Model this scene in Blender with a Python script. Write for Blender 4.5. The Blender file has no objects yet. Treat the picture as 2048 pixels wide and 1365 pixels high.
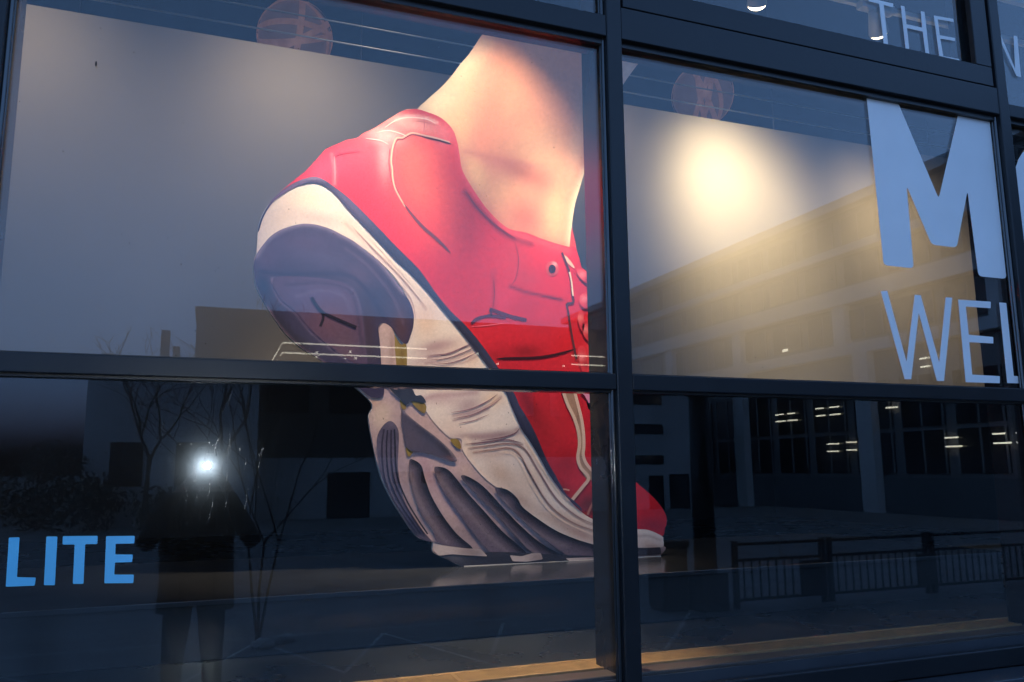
import bpy, bmesh, math, random
import numpy as np
from mathutils import Vector, Matrix
from mathutils.geometry import delaunay_2d_cdt
random.seed(7)
S = bpy.context.scene
COL = S.collection

# ------------------------------------------------------------------ camera
R = np.array([[0.93648491, -0.35059428, -0.008926],
              [-0.04693672, -0.15051557, 0.98749279],
              [-0.34755282, -0.92435313, -0.1574113]])
F, PX, PY = 1610.0, 1024.0, 682.5
CAM = np.array([0.0, -2.5, 1.6])
cd = bpy.data.cameras.new('camera'); cam = bpy.data.objects.new('camera', cd); COL.objects.link(cam)
cd.sensor_width = 36.0; cd.lens = 36.0 * F / 2048.0; cd.clip_start = 0.01; cd.clip_end = 2000.0
M4 = Matrix([list(R[:, 0]) + [0], list(R[:, 1]) + [0], list(R[:, 2]) + [0], [0, 0, 0, 1]])
M4.translation = Vector(CAM); cam.matrix_world = M4
S.camera = cam

# ------------------------------------------------------------------ world: dusk sky, sun just gone
W = bpy.data.worlds.new('World'); S.world = W; W.use_nodes = True
nt = W.node_tree; bg = nt.nodes['Background']
sky = nt.nodes.new('ShaderNodeTexSky'); sky.sky_type = 'NISHITA'; sky.sun_disc = False
SUN_EL, SUN_ROT = math.radians(-1.5), math.radians(330)
sky.sun_elevation = SUN_EL; sky.sun_rotation = SUN_ROT
sky.air_density = 1.0; sky.dust_density = 0.6; sky.ozone_density = 3.0
# blue hour: the whole dome is pulled towards an even blue
bw = nt.nodes.new('ShaderNodeRGBToBW'); nt.links.new(sky.outputs[0], bw.inputs[0])
blue = nt.nodes.new('ShaderNodeMix'); blue.data_type = 'RGBA'; blue.blend_type = 'MULTIPLY'; blue.inputs[0].default_value = 1.0
blue.inputs[7].default_value = (0.47, 0.98, 2.05, 1); nt.links.new(bw.outputs[0], blue.inputs[6])
tint = nt.nodes.new('ShaderNodeMix'); tint.data_type = 'RGBA'; tint.inputs[0].default_value = 0.93
nt.links.new(sky.outputs[0], tint.inputs[6]); nt.links.new(blue.outputs[2], tint.inputs[7]); nt.links.new(tint.outputs[2], bg.inputs[0])
bg.inputs[1].default_value = 7.4
S.view_settings.view_transform = 'Standard'; S.view_settings.look = 'None'
S.view_settings.exposure = 0.0; S.view_settings.gamma = 1.0
S.cycles.use_denoising = True
S.cycles.max_bounces = 5; S.cycles.transparent_max_bounces = 16; S.cycles.glossy_bounces = 4; S.cycles.diffuse_bounces = 2
S.cycles.adaptive_threshold = 0.04
S.cycles.sample_clamp_indirect = 6.0
S.cycles.caustics_reflective = False; S.cycles.caustics_refractive = False

# ------------------------------------------------------------------ geometry helpers
YG = 0.026                    # outer face of the glass
YC = 1.40                     # printed cut-out
YB = 2.30                     # backdrop board
def ray(x, y):
    return R.T @ np.array([x - PX, -(y - PY), -F])
def at(x, y, Y):
    r = ray(x, y); t = (Y - CAM[1]) / r[1]; return CAM + t * r
def link(o, parent=None):
    COL.objects.link(o)
    if parent is not None: o.parent = parent
    return o
def tag(o, label=None, cat=None, group=None, kind=None):
    if label: o['label'] = label
    if cat: o['category'] = cat
    if group: o['group'] = group
    if kind: o['kind'] = kind
    return o
def empty(name, loc=(0, 0, 0), rz=0.0):
    o = bpy.data.objects.new(name, None); o.location = loc; o.rotation_euler.z = rz
    o.empty_display_size = 0.1
    return link(o)
class MB:
    def __init__(s): s.bm = bmesh.new()
    def box(s, a, b, bev=0.0, seg=2):
        r = bmesh.ops.create_cube(s.bm, size=1.0)
        for v in r['verts']:
            v.co = Vector([a[i] + (v.co[i] + .5) * (b[i] - a[i]) for i in range(3)])
        if bev:
            es = list({e for v in r['verts'] for e in v.link_edges})
            bmesh.ops.bevel(s.bm, geom=es, offset=bev, segments=seg, profile=.5, affect='EDGES', clamp_overlap=True)
        return s
    def tube(s, p, q, r0, r1=None, n=10, caps=True):
        p, q = Vector(p), Vector(q); d = q - p
        if d.length < 1e-6: return s
        r1 = r0 if r1 is None else r1
        m = Matrix.Translation((p + q) / 2) @ d.to_track_quat('Z', 'Y').to_matrix().to_4x4()
        bmesh.ops.create_cone(s.bm, cap_ends=caps, segments=n, radius1=r0, radius2=r1, depth=d.length, matrix=m)
        return s
    def sphere(s, c, r, u=16, v=10, sc=(1, 1, 1)):
        m = Matrix.Translation(c) @ Matrix.Diagonal((sc[0], sc[1], sc[2], 1))
        bmesh.ops.create_uvsphere(s.bm, u_segments=u, v_segments=v, radius=r, matrix=m); return s
    def quad(s, *p):
        s.bm.faces.new([s.bm.verts.new(q) for q in p]); return s
    def prism(s, pts, y0, y1):        # outline in the XZ plane, extruded along Y
        a = [s.bm.verts.new((x, y0, z)) for x, z in pts]; b = [s.bm.verts.new((x, y1, z)) for x, z in pts]
        n = len(pts)
        s.bm.faces.new(a); s.bm.faces.new(b[::-1])
        for i in range(n): s.bm.faces.new((a[i], b[i], b[(i + 1) % n], a[(i + 1) % n]))
        return s
    def build(s, name, mat, parent=None, smooth=False):
        bmesh.ops.recalc_face_normals(s.bm, faces=s.bm.faces)
        me = bpy.data.meshes.new(name); s.bm.to_mesh(me); s.bm.free()
        if mat: me.materials.append(mat)
        if smooth: me.shade_smooth()
        o = bpy.data.objects.new(name, me)
        if smooth == 'w':
            w = o.modifiers.new('weighted', 'WEIGHTED_NORMAL'); w.weight = 100
        return link(o, parent)
def box(name, a, b, mat, parent=None, bev=0.0, seg=2, smooth=False):
    return MB().box(a, b, bev, seg).build(name, mat, parent, smooth)
def copy_tree(o, parent=None):
    c = o.copy(); COL.objects.link(c); c.parent = parent
    for ch in list(o.children): copy_tree(ch, c)
    return c

# ------------------------------------------------------------------ materials
def srgb(r, g, b):
    f = lambda c: ((c / 255 + .055) / 1.055) ** 2.4 if c > 10.3 else c / 255 / 12.92
    return np.array([f(r), f(g), f(b)])
MATS = {}
def mat(name, col, rough=.5, metal=0.0, var=0.15, scale=8.0, bump=0.0, bscale=60.0, spec=.5, emit=None, estr=0.0):
    if name in MATS: return MATS[name]
    m = bpy.data.materials.new(name); m.use_nodes = True; n = m.node_tree; p = n.nodes['Principled BSDF']
    c = (col[0], col[1], col[2], 1)
    tc = n.nodes.new('ShaderNodeTexCoord')
    if var > 0:
        no = n.nodes.new('ShaderNodeTexNoise'); no.inputs['Scale'].default_value = scale; no.inputs['Detail'].default_value = 6
        rp = n.nodes.new('ShaderNodeMapRange'); rp.inputs[1].default_value = .3; rp.inputs[2].default_value = .7
        rp.inputs[3].default_value = 1 - var; rp.inputs[4].default_value = 1 + var
        mx = n.nodes.new('ShaderNodeMix'); mx.data_type = 'RGBA'; mx.blend_type = 'MULTIPLY'; mx.inputs[0].default_value = 1
        mx.inputs[6].default_value = c
        n.links.new(tc.outputs['Object'], no.inputs['Vector']); n.links.new(no.outputs[0], rp.inputs[0])
        n.links.new(rp.outputs[0], mx.inputs[7]); n.links.new(mx.outputs[2], p.inputs['Base Color'])
        rr = n.nodes.new('ShaderNodeMapRange'); rr.inputs[3].default_value = max(rough - .06, .02); rr.inputs[4].default_value = rough + .06
        n.links.new(no.outputs[0], rr.inputs[0]); n.links.new(rr.outputs[0], p.inputs['Roughness'])
    else:
        p.inputs['Base Color'].default_value = c; p.inputs['Roughness'].default_value = rough
    p.inputs['Metallic'].default_value = metal; p.inputs['Specular IOR Level'].default_value = spec
    if bump:
        nb = n.nodes.new('ShaderNodeTexNoise'); nb.inputs['Scale'].default_value = bscale; nb.inputs['Detail'].default_value = 4
        bp = n.nodes.new('ShaderNodeBump'); bp.inputs['Strength'].default_value = bump; bp.inputs['Distance'].default_value = .01
        n.links.new(tc.outputs['Object'], nb.inputs['Vector']); n.links.new(nb.outputs[0], bp.inputs['Height'])
        n.links.new(bp.outputs[0], p.inputs['Normal'])
    if emit is not None:
        p.inputs['Emission Color'].default_value = (emit[0], emit[1], emit[2], 1); p.inputs['Emission Strength'].default_value = estr
    MATS[name] = m; return m
def glass_mat(name, film=.005):
    m = bpy.data.materials.new(name); m.use_nodes = True; n = m.node_tree; n.nodes.clear()
    out = n.nodes.new('ShaderNodeOutputMaterial'); tr = n.nodes.new('ShaderNodeBsdfTransparent'); tr.inputs[0].default_value = (.94, .955, .95, 1)
    gl = n.nodes.new('ShaderNodeBsdfGlossy'); gl.inputs['Roughness'].default_value = 0.0; gl.inputs[0].default_value = (1, 1, 1, 1)
    fr = n.nodes.new('ShaderNodeFresnel'); ge = n.nodes.new('ShaderNodeNewGeometry')   # same reflectance on both faces of the sheet
    im = n.nodes.new('ShaderNodeMapRange'); im.inputs[3].default_value = 1.52; im.inputs[4].default_value = 1 / 1.52
    n.links.new(ge.outputs['Backfacing'], im.inputs[0]); n.links.new(im.outputs[0], fr.inputs[0])
    mx = n.nodes.new('ShaderNodeMixShader'); n.links.new(fr.outputs[0], mx.inputs[0]); n.links.new(tr.outputs[0], mx.inputs[1]); n.links.new(gl.outputs[0], mx.inputs[2])
    hz = n.nodes.new('ShaderNodeBsdfGlossy'); hz.inputs['Roughness'].default_value = .115; hz.inputs[0].default_value = (.8, .9, 1, 1)
    tc = n.nodes.new('ShaderNodeTexCoord'); mp = n.nodes.new('ShaderNodeMapping'); mp.inputs['Scale'].default_value = (5, 1, 3.0)
    no = n.nodes.new('ShaderNodeTexNoise'); no.inputs['Scale'].default_value = 3.0; no.inputs['Detail'].default_value = 8
    rp = n.nodes.new('ShaderNodeMapRange'); rp.inputs[1].default_value = .35; rp.inputs[2].default_value = .75; rp.inputs[3].default_value = film * .7; rp.inputs[4].default_value = film * 1.3
    n.links.new(tc.outputs['Object'], mp.inputs[0]); n.links.new(mp.outputs[0], no.inputs['Vector']); n.links.new(no.outputs[0], rp.inputs[0])
    m2 = n.nodes.new('ShaderNodeMixShader'); n.links.new(rp.outputs[0], m2.inputs[0]); n.links.new(mx.outputs[0], m2.inputs[1]); n.links.new(hz.outputs[0], m2.inputs[2])
    n.links.new(m2.outputs[0], out.inputs[0]); return m
GLASS = glass_mat('window_glass')
FRAME = mat('anodised_frame', (.013, .015, .018), .32, 0.0, .18, 5, bump=.03, bscale=60, spec=.34)
FRAME_MT = mat('matt_inner_frame', (.012, .012, .013), .75, 0.0, .1, 3, spec=.08)
FRAME_TOP = mat('satin_top_transom', (.02, .02, .022), .42, 0.0, .1, 3, spec=.2)
GASKET = mat('glossy_gasket', (.010, .011, .012), .12, 0, 0, spec=1.0)
FRAME_TR = mat('polished_inner_transom', (.030, .032, .036), .13, 0.0, .1, 3, spec=.5)
FRAME_IN = mat('satin_inner_frame', (.030, .032, .036), .26, 0.0, .1, 3, spec=.4)
RUBBER = mat('black_rubber', (.008, .008, .008), .35, 0, .1)

# ------------------------------------------------------------------ the shop front
front = tag(empty('shop_front', (1.35, 0, 0)), 'dark metal framed glass shop front in bays, lit shoe display behind', 'shop window')
O = Vector((1.35, 0, 0))
MX = [(-2.685, -2.620), (-0.660, -0.595), (1.322, 1.385), (3.346, 3.410), (5.330, 5.395)]
ZTOP = 5.0
def fb(name, a, b, m=FRAME, parent=front, bev=0.0, seg=3, smooth=False):
    o = MB().box(a, b, bev, seg).build(name, m, None, smooth); o.parent = parent
    o.matrix_parent_inverse = Matrix.Translation(-O) if parent is front else Matrix.Identity(4)
    return o
for (x0, x1) in MX:
    mb = MB().box((x0, -.020, .80), (x1, .018, ZTOP), .006, 4)
    mb.box((x0 + .02, .018, .80), (x1 - .02, .040, ZTOP))
    mu = mb.build('mullion', FRAME, front, 'w'); mu.matrix_parent_inverse = Matrix.Translation(-O)
    MB().box((x0 + .0015, .0402, .80), (x1 - .0015, .205, ZTOP), .002, 1).build('inner_profile', FRAME_IN if x0 < 2 else FRAME_MT, mu)
    for s, xx in ((-1, x0), (1, x1)):
        g = MB().tube((xx + s * .004, .010, .84), (xx + s * .004, .010, ZTOP), .009, n=20, caps=False)
        g.tube((xx + s * .010, .019, .84), (xx + s * .010, .019, ZTOP), .0060, n=16, caps=False)
        go = g.build('gasket', GASKET, mu, True); go.matrix_parent_inverse = Matrix.Identity(4)
def transom(x0, x1, z0, z1, depth, lip, inner=None):
    mb = MB().box((x0, -.017, z0), (x1, .018, z1), .004, 3)
    mb.box((x0, .018, z0 + .012), (x1, .040, z1 - .012))
    t = mb.build('transom', FRAME, front, 'w'); t.matrix_parent_inverse = Matrix.Translation(-O)
    MB().box((x0, .0402, z0 + .0015), (x1, depth, z1 - .0015), .002, 1).build('inner_profile', inner or FRAME_TR, t)
    g = MB().box((x0, .004, z0 - lip), (x1, .0245, z0 - .0002)).box((x0, .006, z1 + .0002), (x1, .0245, z1 + .005))
    g.build('gasket', RUBBER, t)
    return t
def pane(x0, x1, z0, z1):
    o = MB().box((x0, YG, z0), (x1, YG + .008, z1)).build('glass_pane', GLASS, front)
    o.matrix_parent_inverse = Matrix.Translation(-O); return o
PANES = {}
for i in range(4):
    a, b = MX[i][1], MX[i + 1][0]
    sashy = i == 2
    ztr = 3.325 if sashy else (3.280 if i < 2 else 3.258)
    transom(a, b, 3.195, ztr, .135, .022, FRAME_TOP)
    transom(a, b, 1.870, 1.926, .170, .008)
    transom(a, b, 4.80, 4.90, .135, .01)
    PANES[i, 0] = pane(a - .012, b + .012, .905, 1.878)
    PANES[i, 1] = pane(a - .012, b + .012, 1.918, 3.203)
    if sashy:
        sr = MB().box((a + .012, -.012, 3.331), (b - .012, .016, 3.427), .004, 3).box((a + .012, -.012, 4.70), (b - .012, .016, 4.79), .004, 3)
        sr.box((a + .012, -.0125, 3.427), (a + .11, .0155, 4.70), .004, 3).box((b - .11, -.0125, 3.427), (b - .012, .0155, 4.70), .004, 3)
        sr.box((a + .014, .042, 3.333), (b - .014, .09, 3.420)).box((a + .014, .042, 3.42), (a + .10, .088, 4.70)).box((b - .10, .042, 3.42), (b - .014, .088, 4.70))
        sa = sr.build('sash', FRAME, front, 'w'); sa.matrix_parent_inverse = Matrix.Translation(-O)
        tag(sa, 'opening sash frame set above the transom')
        MB().box((a + .11, .008, 3.4275), (b - .11, .0245, 3.434)).build('gasket', RUBBER, sa)
        PANES[i, 2] = pane(a + .10, b - .10, 3.415, 4.71)
    else:
        PANES[i, 2] = pane(a - .012, b + .012, ztr - .008, 4.81)
SILL = mat('sill_metal', (.035, .042, .052), .30, 0, .15, 4, spec=.6)
fb('bottom_rail', (-2.7, -.019, .80), (5.41, .018, .872), bev=.006)
fb('bottom_rail', (-2.7, .040, .80), (5.41, .125, .916), m=mat('inner_rail', (.07, .055, .048), .35, 0, .15), bev=.004)
fb('glazing_bead', (-2.7, .018, .80), (5.41, .0245, .906), m=SILL)
fb('window_sill', (-2.75, -.16, .742), (5.45, -.019, .80), m=SILL, bev=.006)
fb('head_beam', (-2.7, -.03, ZTOP), (5.41, .25, ZTOP + .18), bev=.006)

# ------------------------------------------------------------------ water marks on the glass: tiny drops, a wiped streak pattern
DROP = mat('water_drop', (.02, .025, .03), .18, 0, 0, spec=.55)
def drops(parent, n, box_, clus=None):
    bm = bmesh.new(); rnd = random.Random(3)
    def one(x, z, r, el):
        k = 7; c = bm.verts.new((x, YG - r * .35, z)); ring = [bm.verts.new((x + r * math.cos(2 * math.pi * j / k), YG - .0004, z + el * r * math.sin(2 * math.pi * j / k))) for j in range(k)]
        mid = [bm.verts.new((x + .6 * r * math.cos(2 * math.pi * j / k), YG - r * .27, z + .6 * el * r * math.sin(2 * math.pi * j / k))) for j in range(k)]
        for j in range(k):
            bm.faces.new((c, mid[j], mid[(j + 1) % k])); bm.faces.new((mid[j], ring[j], ring[(j + 1) % k], mid[(j + 1) % k]))
    for _ in range(n):
        one(rnd.uniform(box_[0], box_[1]), rnd.uniform(box_[2], box_[3]), rnd.uniform(.0005, .0016), rnd.uniform(1, 1.6))
    if clus:
        cx, cz = clus
        for s in range(26):                       # trickles
            x = cx + rnd.gauss(.03, .085); z = cz + rnd.gauss(.0, .10); L = rnd.randint(4, 14); lean = rnd.uniform(-.1, .35)
            for j in range(L):
                one(x + lean * j * .006 + rnd.gauss(0, .0012), z + j * .006 + rnd.gauss(0, .001), rnd.uniform(.0006, .0019), rnd.uniform(1, 1.8))
        for s in range(90):
            one(cx + rnd.gauss(.04, .14), cz + rnd.gauss(-.02, .12), rnd.uniform(.0005, .0018), 1.2)
    bmesh.ops.recalc_face_normals(bm, faces=bm.faces)
    me = bpy.data.meshes.new('water_drops'); bm.to_mesh(me); bm.free(); me.materials.append(DROP); me.shade_smooth()
    o = bpy.data.objects.new('water_drops', me); link(o, parent); tag(o, kind='stuff'); return o
c0 = at(425, 940, YG)
drops(PANES[1, 0], 150, (-.59, 1.3, .92, 1.85), (c0[0], c0[2]))
drops(PANES[1, 1], 120, (-.59, 1.3, 1.94, 3.1))
drops(PANES[2, 1], 120, (1.4, 3.3, 1.94, 3.1))

cf = at(192, 128, YG - .002)
MB().sphere((cf[0], YG - .002, cf[2]), .004, 8, 6, (.7, .5, 2.2)).build('dirt_fleck', RUBBER, PANES[1, 1])
# ------------------------------------------------------------------ shop interior (setting)
def struct(o): return tag(o, kind='structure')
WALLD = mat('dark_wall_paint', (.030, .031, .034), .6, 0, .2, 2)
FLOOR = mat('shop_floor', (.022, .026, .030), .28, 0, .25, 3, bump=.02)
struct(box('shop_floor', (-3.2, .285, .80), (7.5, 7.0, .917), FLOOR))
struct(box('shop_ceiling', (-3.2, .21, 5.30), (7.5, 7.0, 5.5), WALLD))
struct(box('shop_back_wall', (-3.2, 7.0, .8), (7.5, 7.2, 5.5), WALLD))
struct(box('shop_side_wall', (-3.4, .21, .8), (-3.2, 7.2, 5.5), WALLD))
struct(box('shop_side_wall', (7.5, .21, .8), (7.7, 7.2, 5.5), WALLD))
BRICK = mat('facade_render', (.10, .105, .11), .8, 0, .2, 2, bump=.1)
struct(box('facade_wall', (-9, 0.0, -.2), (12, .6, .742), BRICK))
struct(box('facade_wall', (-9, 0.0, .742), (-2.7, .6, 9), BRICK))
struct(box('facade_wall', (5.41, 0.0, .742), (12, .6, 9), BRICK))
struct(box('facade_wall', (-2.7, 0.0, 5.18), (5.41, .2, 9), BRICK))

# backdrop board
BLKW = mat('black_wire', (.01, .01, .01), .4, 0, .1)
BOARD = mat('backdrop_board', (.25, .225, .205), .55, 0, .05, 1.2, bump=.015, bscale=20, spec=.3)
bd = tag(box('backdrop_board', (-1.065, YB, 2.17), (7.2, YB + .05, 4.18), BOARD, None, .003, 1), 'large plain off-white backdrop board hung behind the shoe cutout, lit in pools', 'board')
for k in range(5): MB().tube((-.8 + k * 1.6, YB + .02, 4.18), (-.8 + k * 1.6, YB + .02, 5.30), .004, n=6).build('hanger', BLKW, bd)
# tension wires on end blocks
STEEL = mat('steel_wire', (.45, .47, .5), .3, .9, .1)
for z, lab in ((4.375, 'upper of two thin steel wires strung above the backdrop board'), (4.24, 'lower of two thin steel wires strung above the backdrop board')):
    e = tag(empty('tension_wire', (-1.2, 2.24, z)), lab, 'wire', 'steel wires over the backdrop')
    MB().tube((0, 0, 0), (8.4, 0, 0), .0055, n=8).build('wire', STEEL, e, True)
    for xx in (0, 8.4): MB().box((xx - .03, -.02, -.03), (xx + .03, .02, .03), .004).build('end_block', STEEL, e)
    for xx in (0, 8.4): MB().tube((xx, 0, .03), (xx, 0, 5.30 - z), .006, n=8).build('hanger', STEEL, e)
# display plinth
PL = mat('plinth_lacquer', (.030, .033, .038), .16, 0, .1, 2, spec=.5)
pl = empty('display_plinth', (1.5, .777, .918)); tag(pl, 'low black lacquered plinth carrying the shoe cutout', 'plinth')
MB().box((-3.4, 0, .195), (2.6, 1.45, .216), .003, 2).build('top', PL, pl)
MB().box((-3.37, .02, 0), (2.57, 1.42, .195)).build('base', PL, pl)
ZP = .918 + .216
# floor grille
BRASS = mat('grille_wood', (.42, .27, .12), .35, .3, .2, 30)
gr = empty('floor_grille', (1.4, .14, .80)); tag(gr, 'narrow brass coloured floor grille running along the window', 'grille')
MB().box((-3.9, 0, .10), (3.9, .012, .119), .001, 1).box((-3.9, .128, .10), (3.9, .140, .119), .001, 1).build('rim', BRASS, gr)
g = MB()
for k in range(860):
    x = -3.88 + k * .0091
    g.box((x, .0122, .104), (x + .0066, .1278, .117))
tag(g.build('slats', BRASS, gr), kind='stuff')
for k in range(8):
    MB().box((-3.9 + k * 1.1, .0121, .1175), (-3.885 + k * 1.1, .1279, .1195)).build('cross_bar', BRASS, gr)
MB().box((-3.9, .0, .0), (3.9, .14, .06)).build('trough', RUBBER, gr)

# ------------------------------------------------------------------ lamps
LAMPW = mat('lamp_housing', (.62, .63, .64), .4, 0, .05)
LENS = mat('lamp_lens', (.9, .85, .75), .3, 0, 0, emit=(1.0, .82, .56), estr=9)
def track(y, z, x0, x1, lab):
    t = tag(empty('lighting_track', (x0, y, z)), lab, 'light track')
    MB().box((0, -.018, 0), (x1 - x0, .018, .035), .003, 1).build('rail', LAMPW, t)
    for k in (0.2, (x1 - x0) / 2, x1 - x0 - .2): MB().tube((k, 0, .035), (k, 0, 5.3 - z), .007, n=8).build('hanger', STEEL, t)
def spot(loc, target, power, size, blend, lab, col=(1.0, .77, .53), group='spotlights on the ceiling tracks', zt=None, rad=.035, core=None):
    loc, target = Vector(loc), Vector(target); d = (target - loc).normalized()
    s = tag(empty('spotlight', loc), lab, 'spotlight', group)
    q = d.to_track_quat('-Z', 'Y'); rot = q.to_matrix().to_4x4()
    hd = MB(); bmesh.ops.create_cone(hd.bm, cap_ends=True, segments=24, radius1=.062, radius2=.045, depth=.16, matrix=rot @ Matrix.Translation((0, 0, .085)))
    h = hd.build('housing', LAMPW, s, True)
    ln = MB(); bmesh.ops.create_uvsphere(ln.bm, u_segments=20, v_segments=12, radius=.056, matrix=rot @ Matrix.Translation((0, 0, .006)) @ Matrix.Diagonal((1, 1, .62, 1)))
    ln.build('lens', LENS, s, True)
    zt = zt - loc.z
    back = rot @ Vector((0, 0, .10))
    MB().tube(back, (back.x, back.y, zt - .05), .009, n=8).build('stem', LAMPW, s)
    MB().box((back.x - .14, back.y - .03, zt - .055), (back.x + .14, back.y + .03, zt - .001), .006).build('gear_box', LAMPW, s)
    li = bpy.data.lights.new('spot_beam', 'SPOT'); li.energy = power; li.spot_size = math.radians(size); li.spot_blend = blend
    li.color = col; li.shadow_soft_size = rad
    lo = bpy.data.objects.new('spot_beam', li); link(lo, s); lo.matrix_parent_inverse = Matrix.Identity(4)
    lo.location = d * .06; lo.rotation_euler = q.to_euler()
    if core:                                  # the reflector's hot centre
        l2 = li.copy(); l2.energy, l2.spot_size = core[0], math.radians(core[1]); o2 = bpy.data.objects.new('spot_core', l2); link(o2, s)
        o2.location = d * .061; o2.rotation_euler = q.to_euler()
track(1.30, 4.62, -1.3, 6.4, 'rear lighting track carrying the spotlights above the backdrop')
track(0.85, 4.55, -1.3, 6.4, 'front lighting track close behind the glass')
ZT1, ZT2 = 4.62, 4.55
spot((-1.15, 1.3, 4.45), (-1.2, YB, 3.6), 56, 100, 1, 'spotlight at the far left end of the rear track', zt=ZT1, rad=.4)
spot((0.35, 1.3, 4.45), (0.45, YB, 3.55), 74, 100, 1, 'spotlight on the rear track above the shoe heel', zt=ZT1, rad=.4)
spot((1.971, 1.3, 4.40), (2.3, YB, 3.75), 60, 84, 1, 'spotlight just above the middle mullion, mostly hidden', zt=ZT1, rad=.12)
spot((3.084, 1.3, 4.45), (3.68, YB, 3.36), 240, 84, 1, 'lit spotlight left of the word THE', zt=ZT1, rad=.24, col=(1.0, .79, .48), core=(470, 58))
spot((4.066, 1.3, 4.45), (5.3, YB, 3.25), 150, 62, 1, 'lit spotlight behind the letter T of THE', zt=ZT1, rad=.16, col=(1.0, .78, .48), core=(240, 40))
spot((0.75, .85, 4.30), (0.62, YC, 2.45), 450, 46, 1, 'spotlight on the front track aimed at the shoe heel', zt=ZT2, rad=.06)
spot((1.35, .85, 4.30), (1.36, YC, 2.90), 125, 74, 1, 'spotlight on the front track aimed at the ankle', zt=ZT2, rad=.08)
spot((1.90, .85, 4.30), (1.56, YC, 1.70), 470, 40, 1, 'spotlight on the front track aimed at the toe', zt=ZT2, rad=.05)
spot((1.05, .85, 4.30), (1.05, .21, .92), 800, 30, 1, 'added unseen spotlight on the front track that brightens the floor grille', zt=ZT2)  # added lamp, out of view, put in to brighten the grille
# round pendants hanging behind the backdrop
COPPER = mat('pendant_copper', (.60, .36, .28), .45, .3, .5, 7, emit=(1, .42, .24), estr=.085)  # faint glow put into the copper bands so they show up
def pendant(x, y, z, lab, seed):
    p = tag(empty('pendant_lamp', (x, y, z)), lab, 'pendant lamp', 'round pendants behind the backdrop'); rn = random.Random(seed)
    MB().sphere((0, 0, 0), .262, 28, 18).build('globe', mat('pendant_glass', (.22, .19, .19), .45, 0, .3, 4, emit=(1, .5, .36), estr=.04), p, True)
    for k in range(6):
        a = rn.uniform(0, math.pi); t = rn.uniform(-.9, .9); mb = MB(); prev = None
        rm = Matrix.Rotation(a, 4, 'Y') @ Matrix.Rotation(t, 4, 'X')
        bm = mb.bm; ring = []
        for j in range(33):
            w = rn.choice((.018, .018)); th = 2 * math.pi * j / 32
            ring.append([bm.verts.new(rm @ Vector((.272 * math.cos(th), .272 * math.sin(th), dz))) for dz in (-.022, .022)])
        for j in range(32): bm.faces.new((ring[j][0], ring[j + 1][0], ring[j + 1][1], ring[j][1]))
        mb.build('band', COPPER, p, True)
    MB().tube((0, 0, .26), (0, 0, 5.3 - z), .006, n=8).build('cord', RUBBER, p)
pendant(.459, 3.2, 4.75, 'round copper banded pendant above the board, left of the ankle', 2)
pendant(3.976, 3.2, 4.87, 'round copper banded pendant above the board, right of the middle mullion', 5)

# ------------------------------------------------------------------ the printed shoe cut-out
def cr(pts, n=4, closed=True):
    P = [np.array(p, float) for p in pts]; N = len(P); out = []
    rng = range(N if closed else N - 1)
    for i in rng:
        if closed: p0, p1, p2, p3 = P[i - 1], P[i], P[(i + 1) % N], P[(i + 2) % N]
        else: p0, p1, p2, p3 = P[max(i - 1, 0)], P[i], P[i + 1], P[min(i + 2, N - 1)]
        if np.allclose(p1, p2): continue
        if np.allclose(p0, p1): p0 = 2 * p1 - p2
        if np.allclose(p3, p2): p3 = 2 * p2 - p1
        for k in range(n):
            t = k / n
            out.append(.5 * ((2 * p1) + (-p0 + p2) * t + (2 * p0 - 5 * p1 + 4 * p2 - p3) * t * t + (-p0 + 3 * p1 - 3 * p2 + p3) * t ** 3))
    if not closed: out.append(P[-1])
    return np.array(out)
def inside(P, poly):
    x, y = P[:, 0], P[:, 1]; r = np.zeros(len(P), bool); n = len(poly); j = n - 1
    for i in range(n):
        xi, yi = poly[i]; xj, yj = poly[j]
        if yi != yj:
            c = ((yi > y) != (yj > y)) & (x < (xj - xi) * (y - yi) / (yj - yi) + xi); r ^= c
        j = i
    return r
def segdist(P, line):
    d = np.full(len(P), 1e9)
    for a, b in zip(line[:-1], line[1:]):
        ab = b - a; L = ab @ ab
        if L < 1e-9: continue
        t = np.clip(((P - a) @ ab) / L, 0, 1); d = np.minimum(d, np.linalg.norm(P - (a + t[:, None] * ab), axis=1))
    return d
def rnd_poly(pts, r):
    P = [np.array(p, float) for p in pts]; out = []
    for i in range(len(P)):
        a, b, c = P[i - 1], P[i], P[(i + 1) % len(P)]
        u, v = a - b, c - b; ru = min(r, np.linalg.norm(u) * .4); rv = min(r, np.linalg.norm(v) * .4)
        p, q = b + u / np.linalg.norm(u) * ru, b + v / np.linalg.norm(v) * rv
        for t in (0, .33, .67, 1): out.append((1 - t) ** 2 * p + 2 * t * (1 - t) * b + t * t * q)
    return out
PRINT = bpy.data.materials.new('printed_board'); PRINT.use_nodes = True
_n = PRINT.node_tree; _p = _n.nodes['Principled BSDF']; _a = _n.nodes.new('ShaderNodeAttribute'); _a.attribute_name = 'ink'
_no = _n.nodes.new('ShaderNodeTexNoise'); _no.inputs['Scale'].default_value = 90; _no.inputs['Detail'].default_value = 9; _no.inputs['Roughness'].default_value = .72
_rp = _n.nodes.new('ShaderNodeMapRange'); _rp.inputs[1].default_value = .3; _rp.inputs[2].default_value = .7; _rp.inputs[3].default_value = .93; _rp.inputs[4].default_value = 1.06
_mx = _n.nodes.new('ShaderNodeMix'); _mx.data_type = 'RGBA'; _mx.blend_type = 'MULTIPLY'; _mx.inputs[0].default_value = 1
_tc = _n.nodes.new('ShaderNodeTexCoord'); _n.links.new(_tc.outputs['Object'], _no.inputs['Vector']); _n.links.new(_no.outputs[0], _rp.inputs[0])
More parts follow.
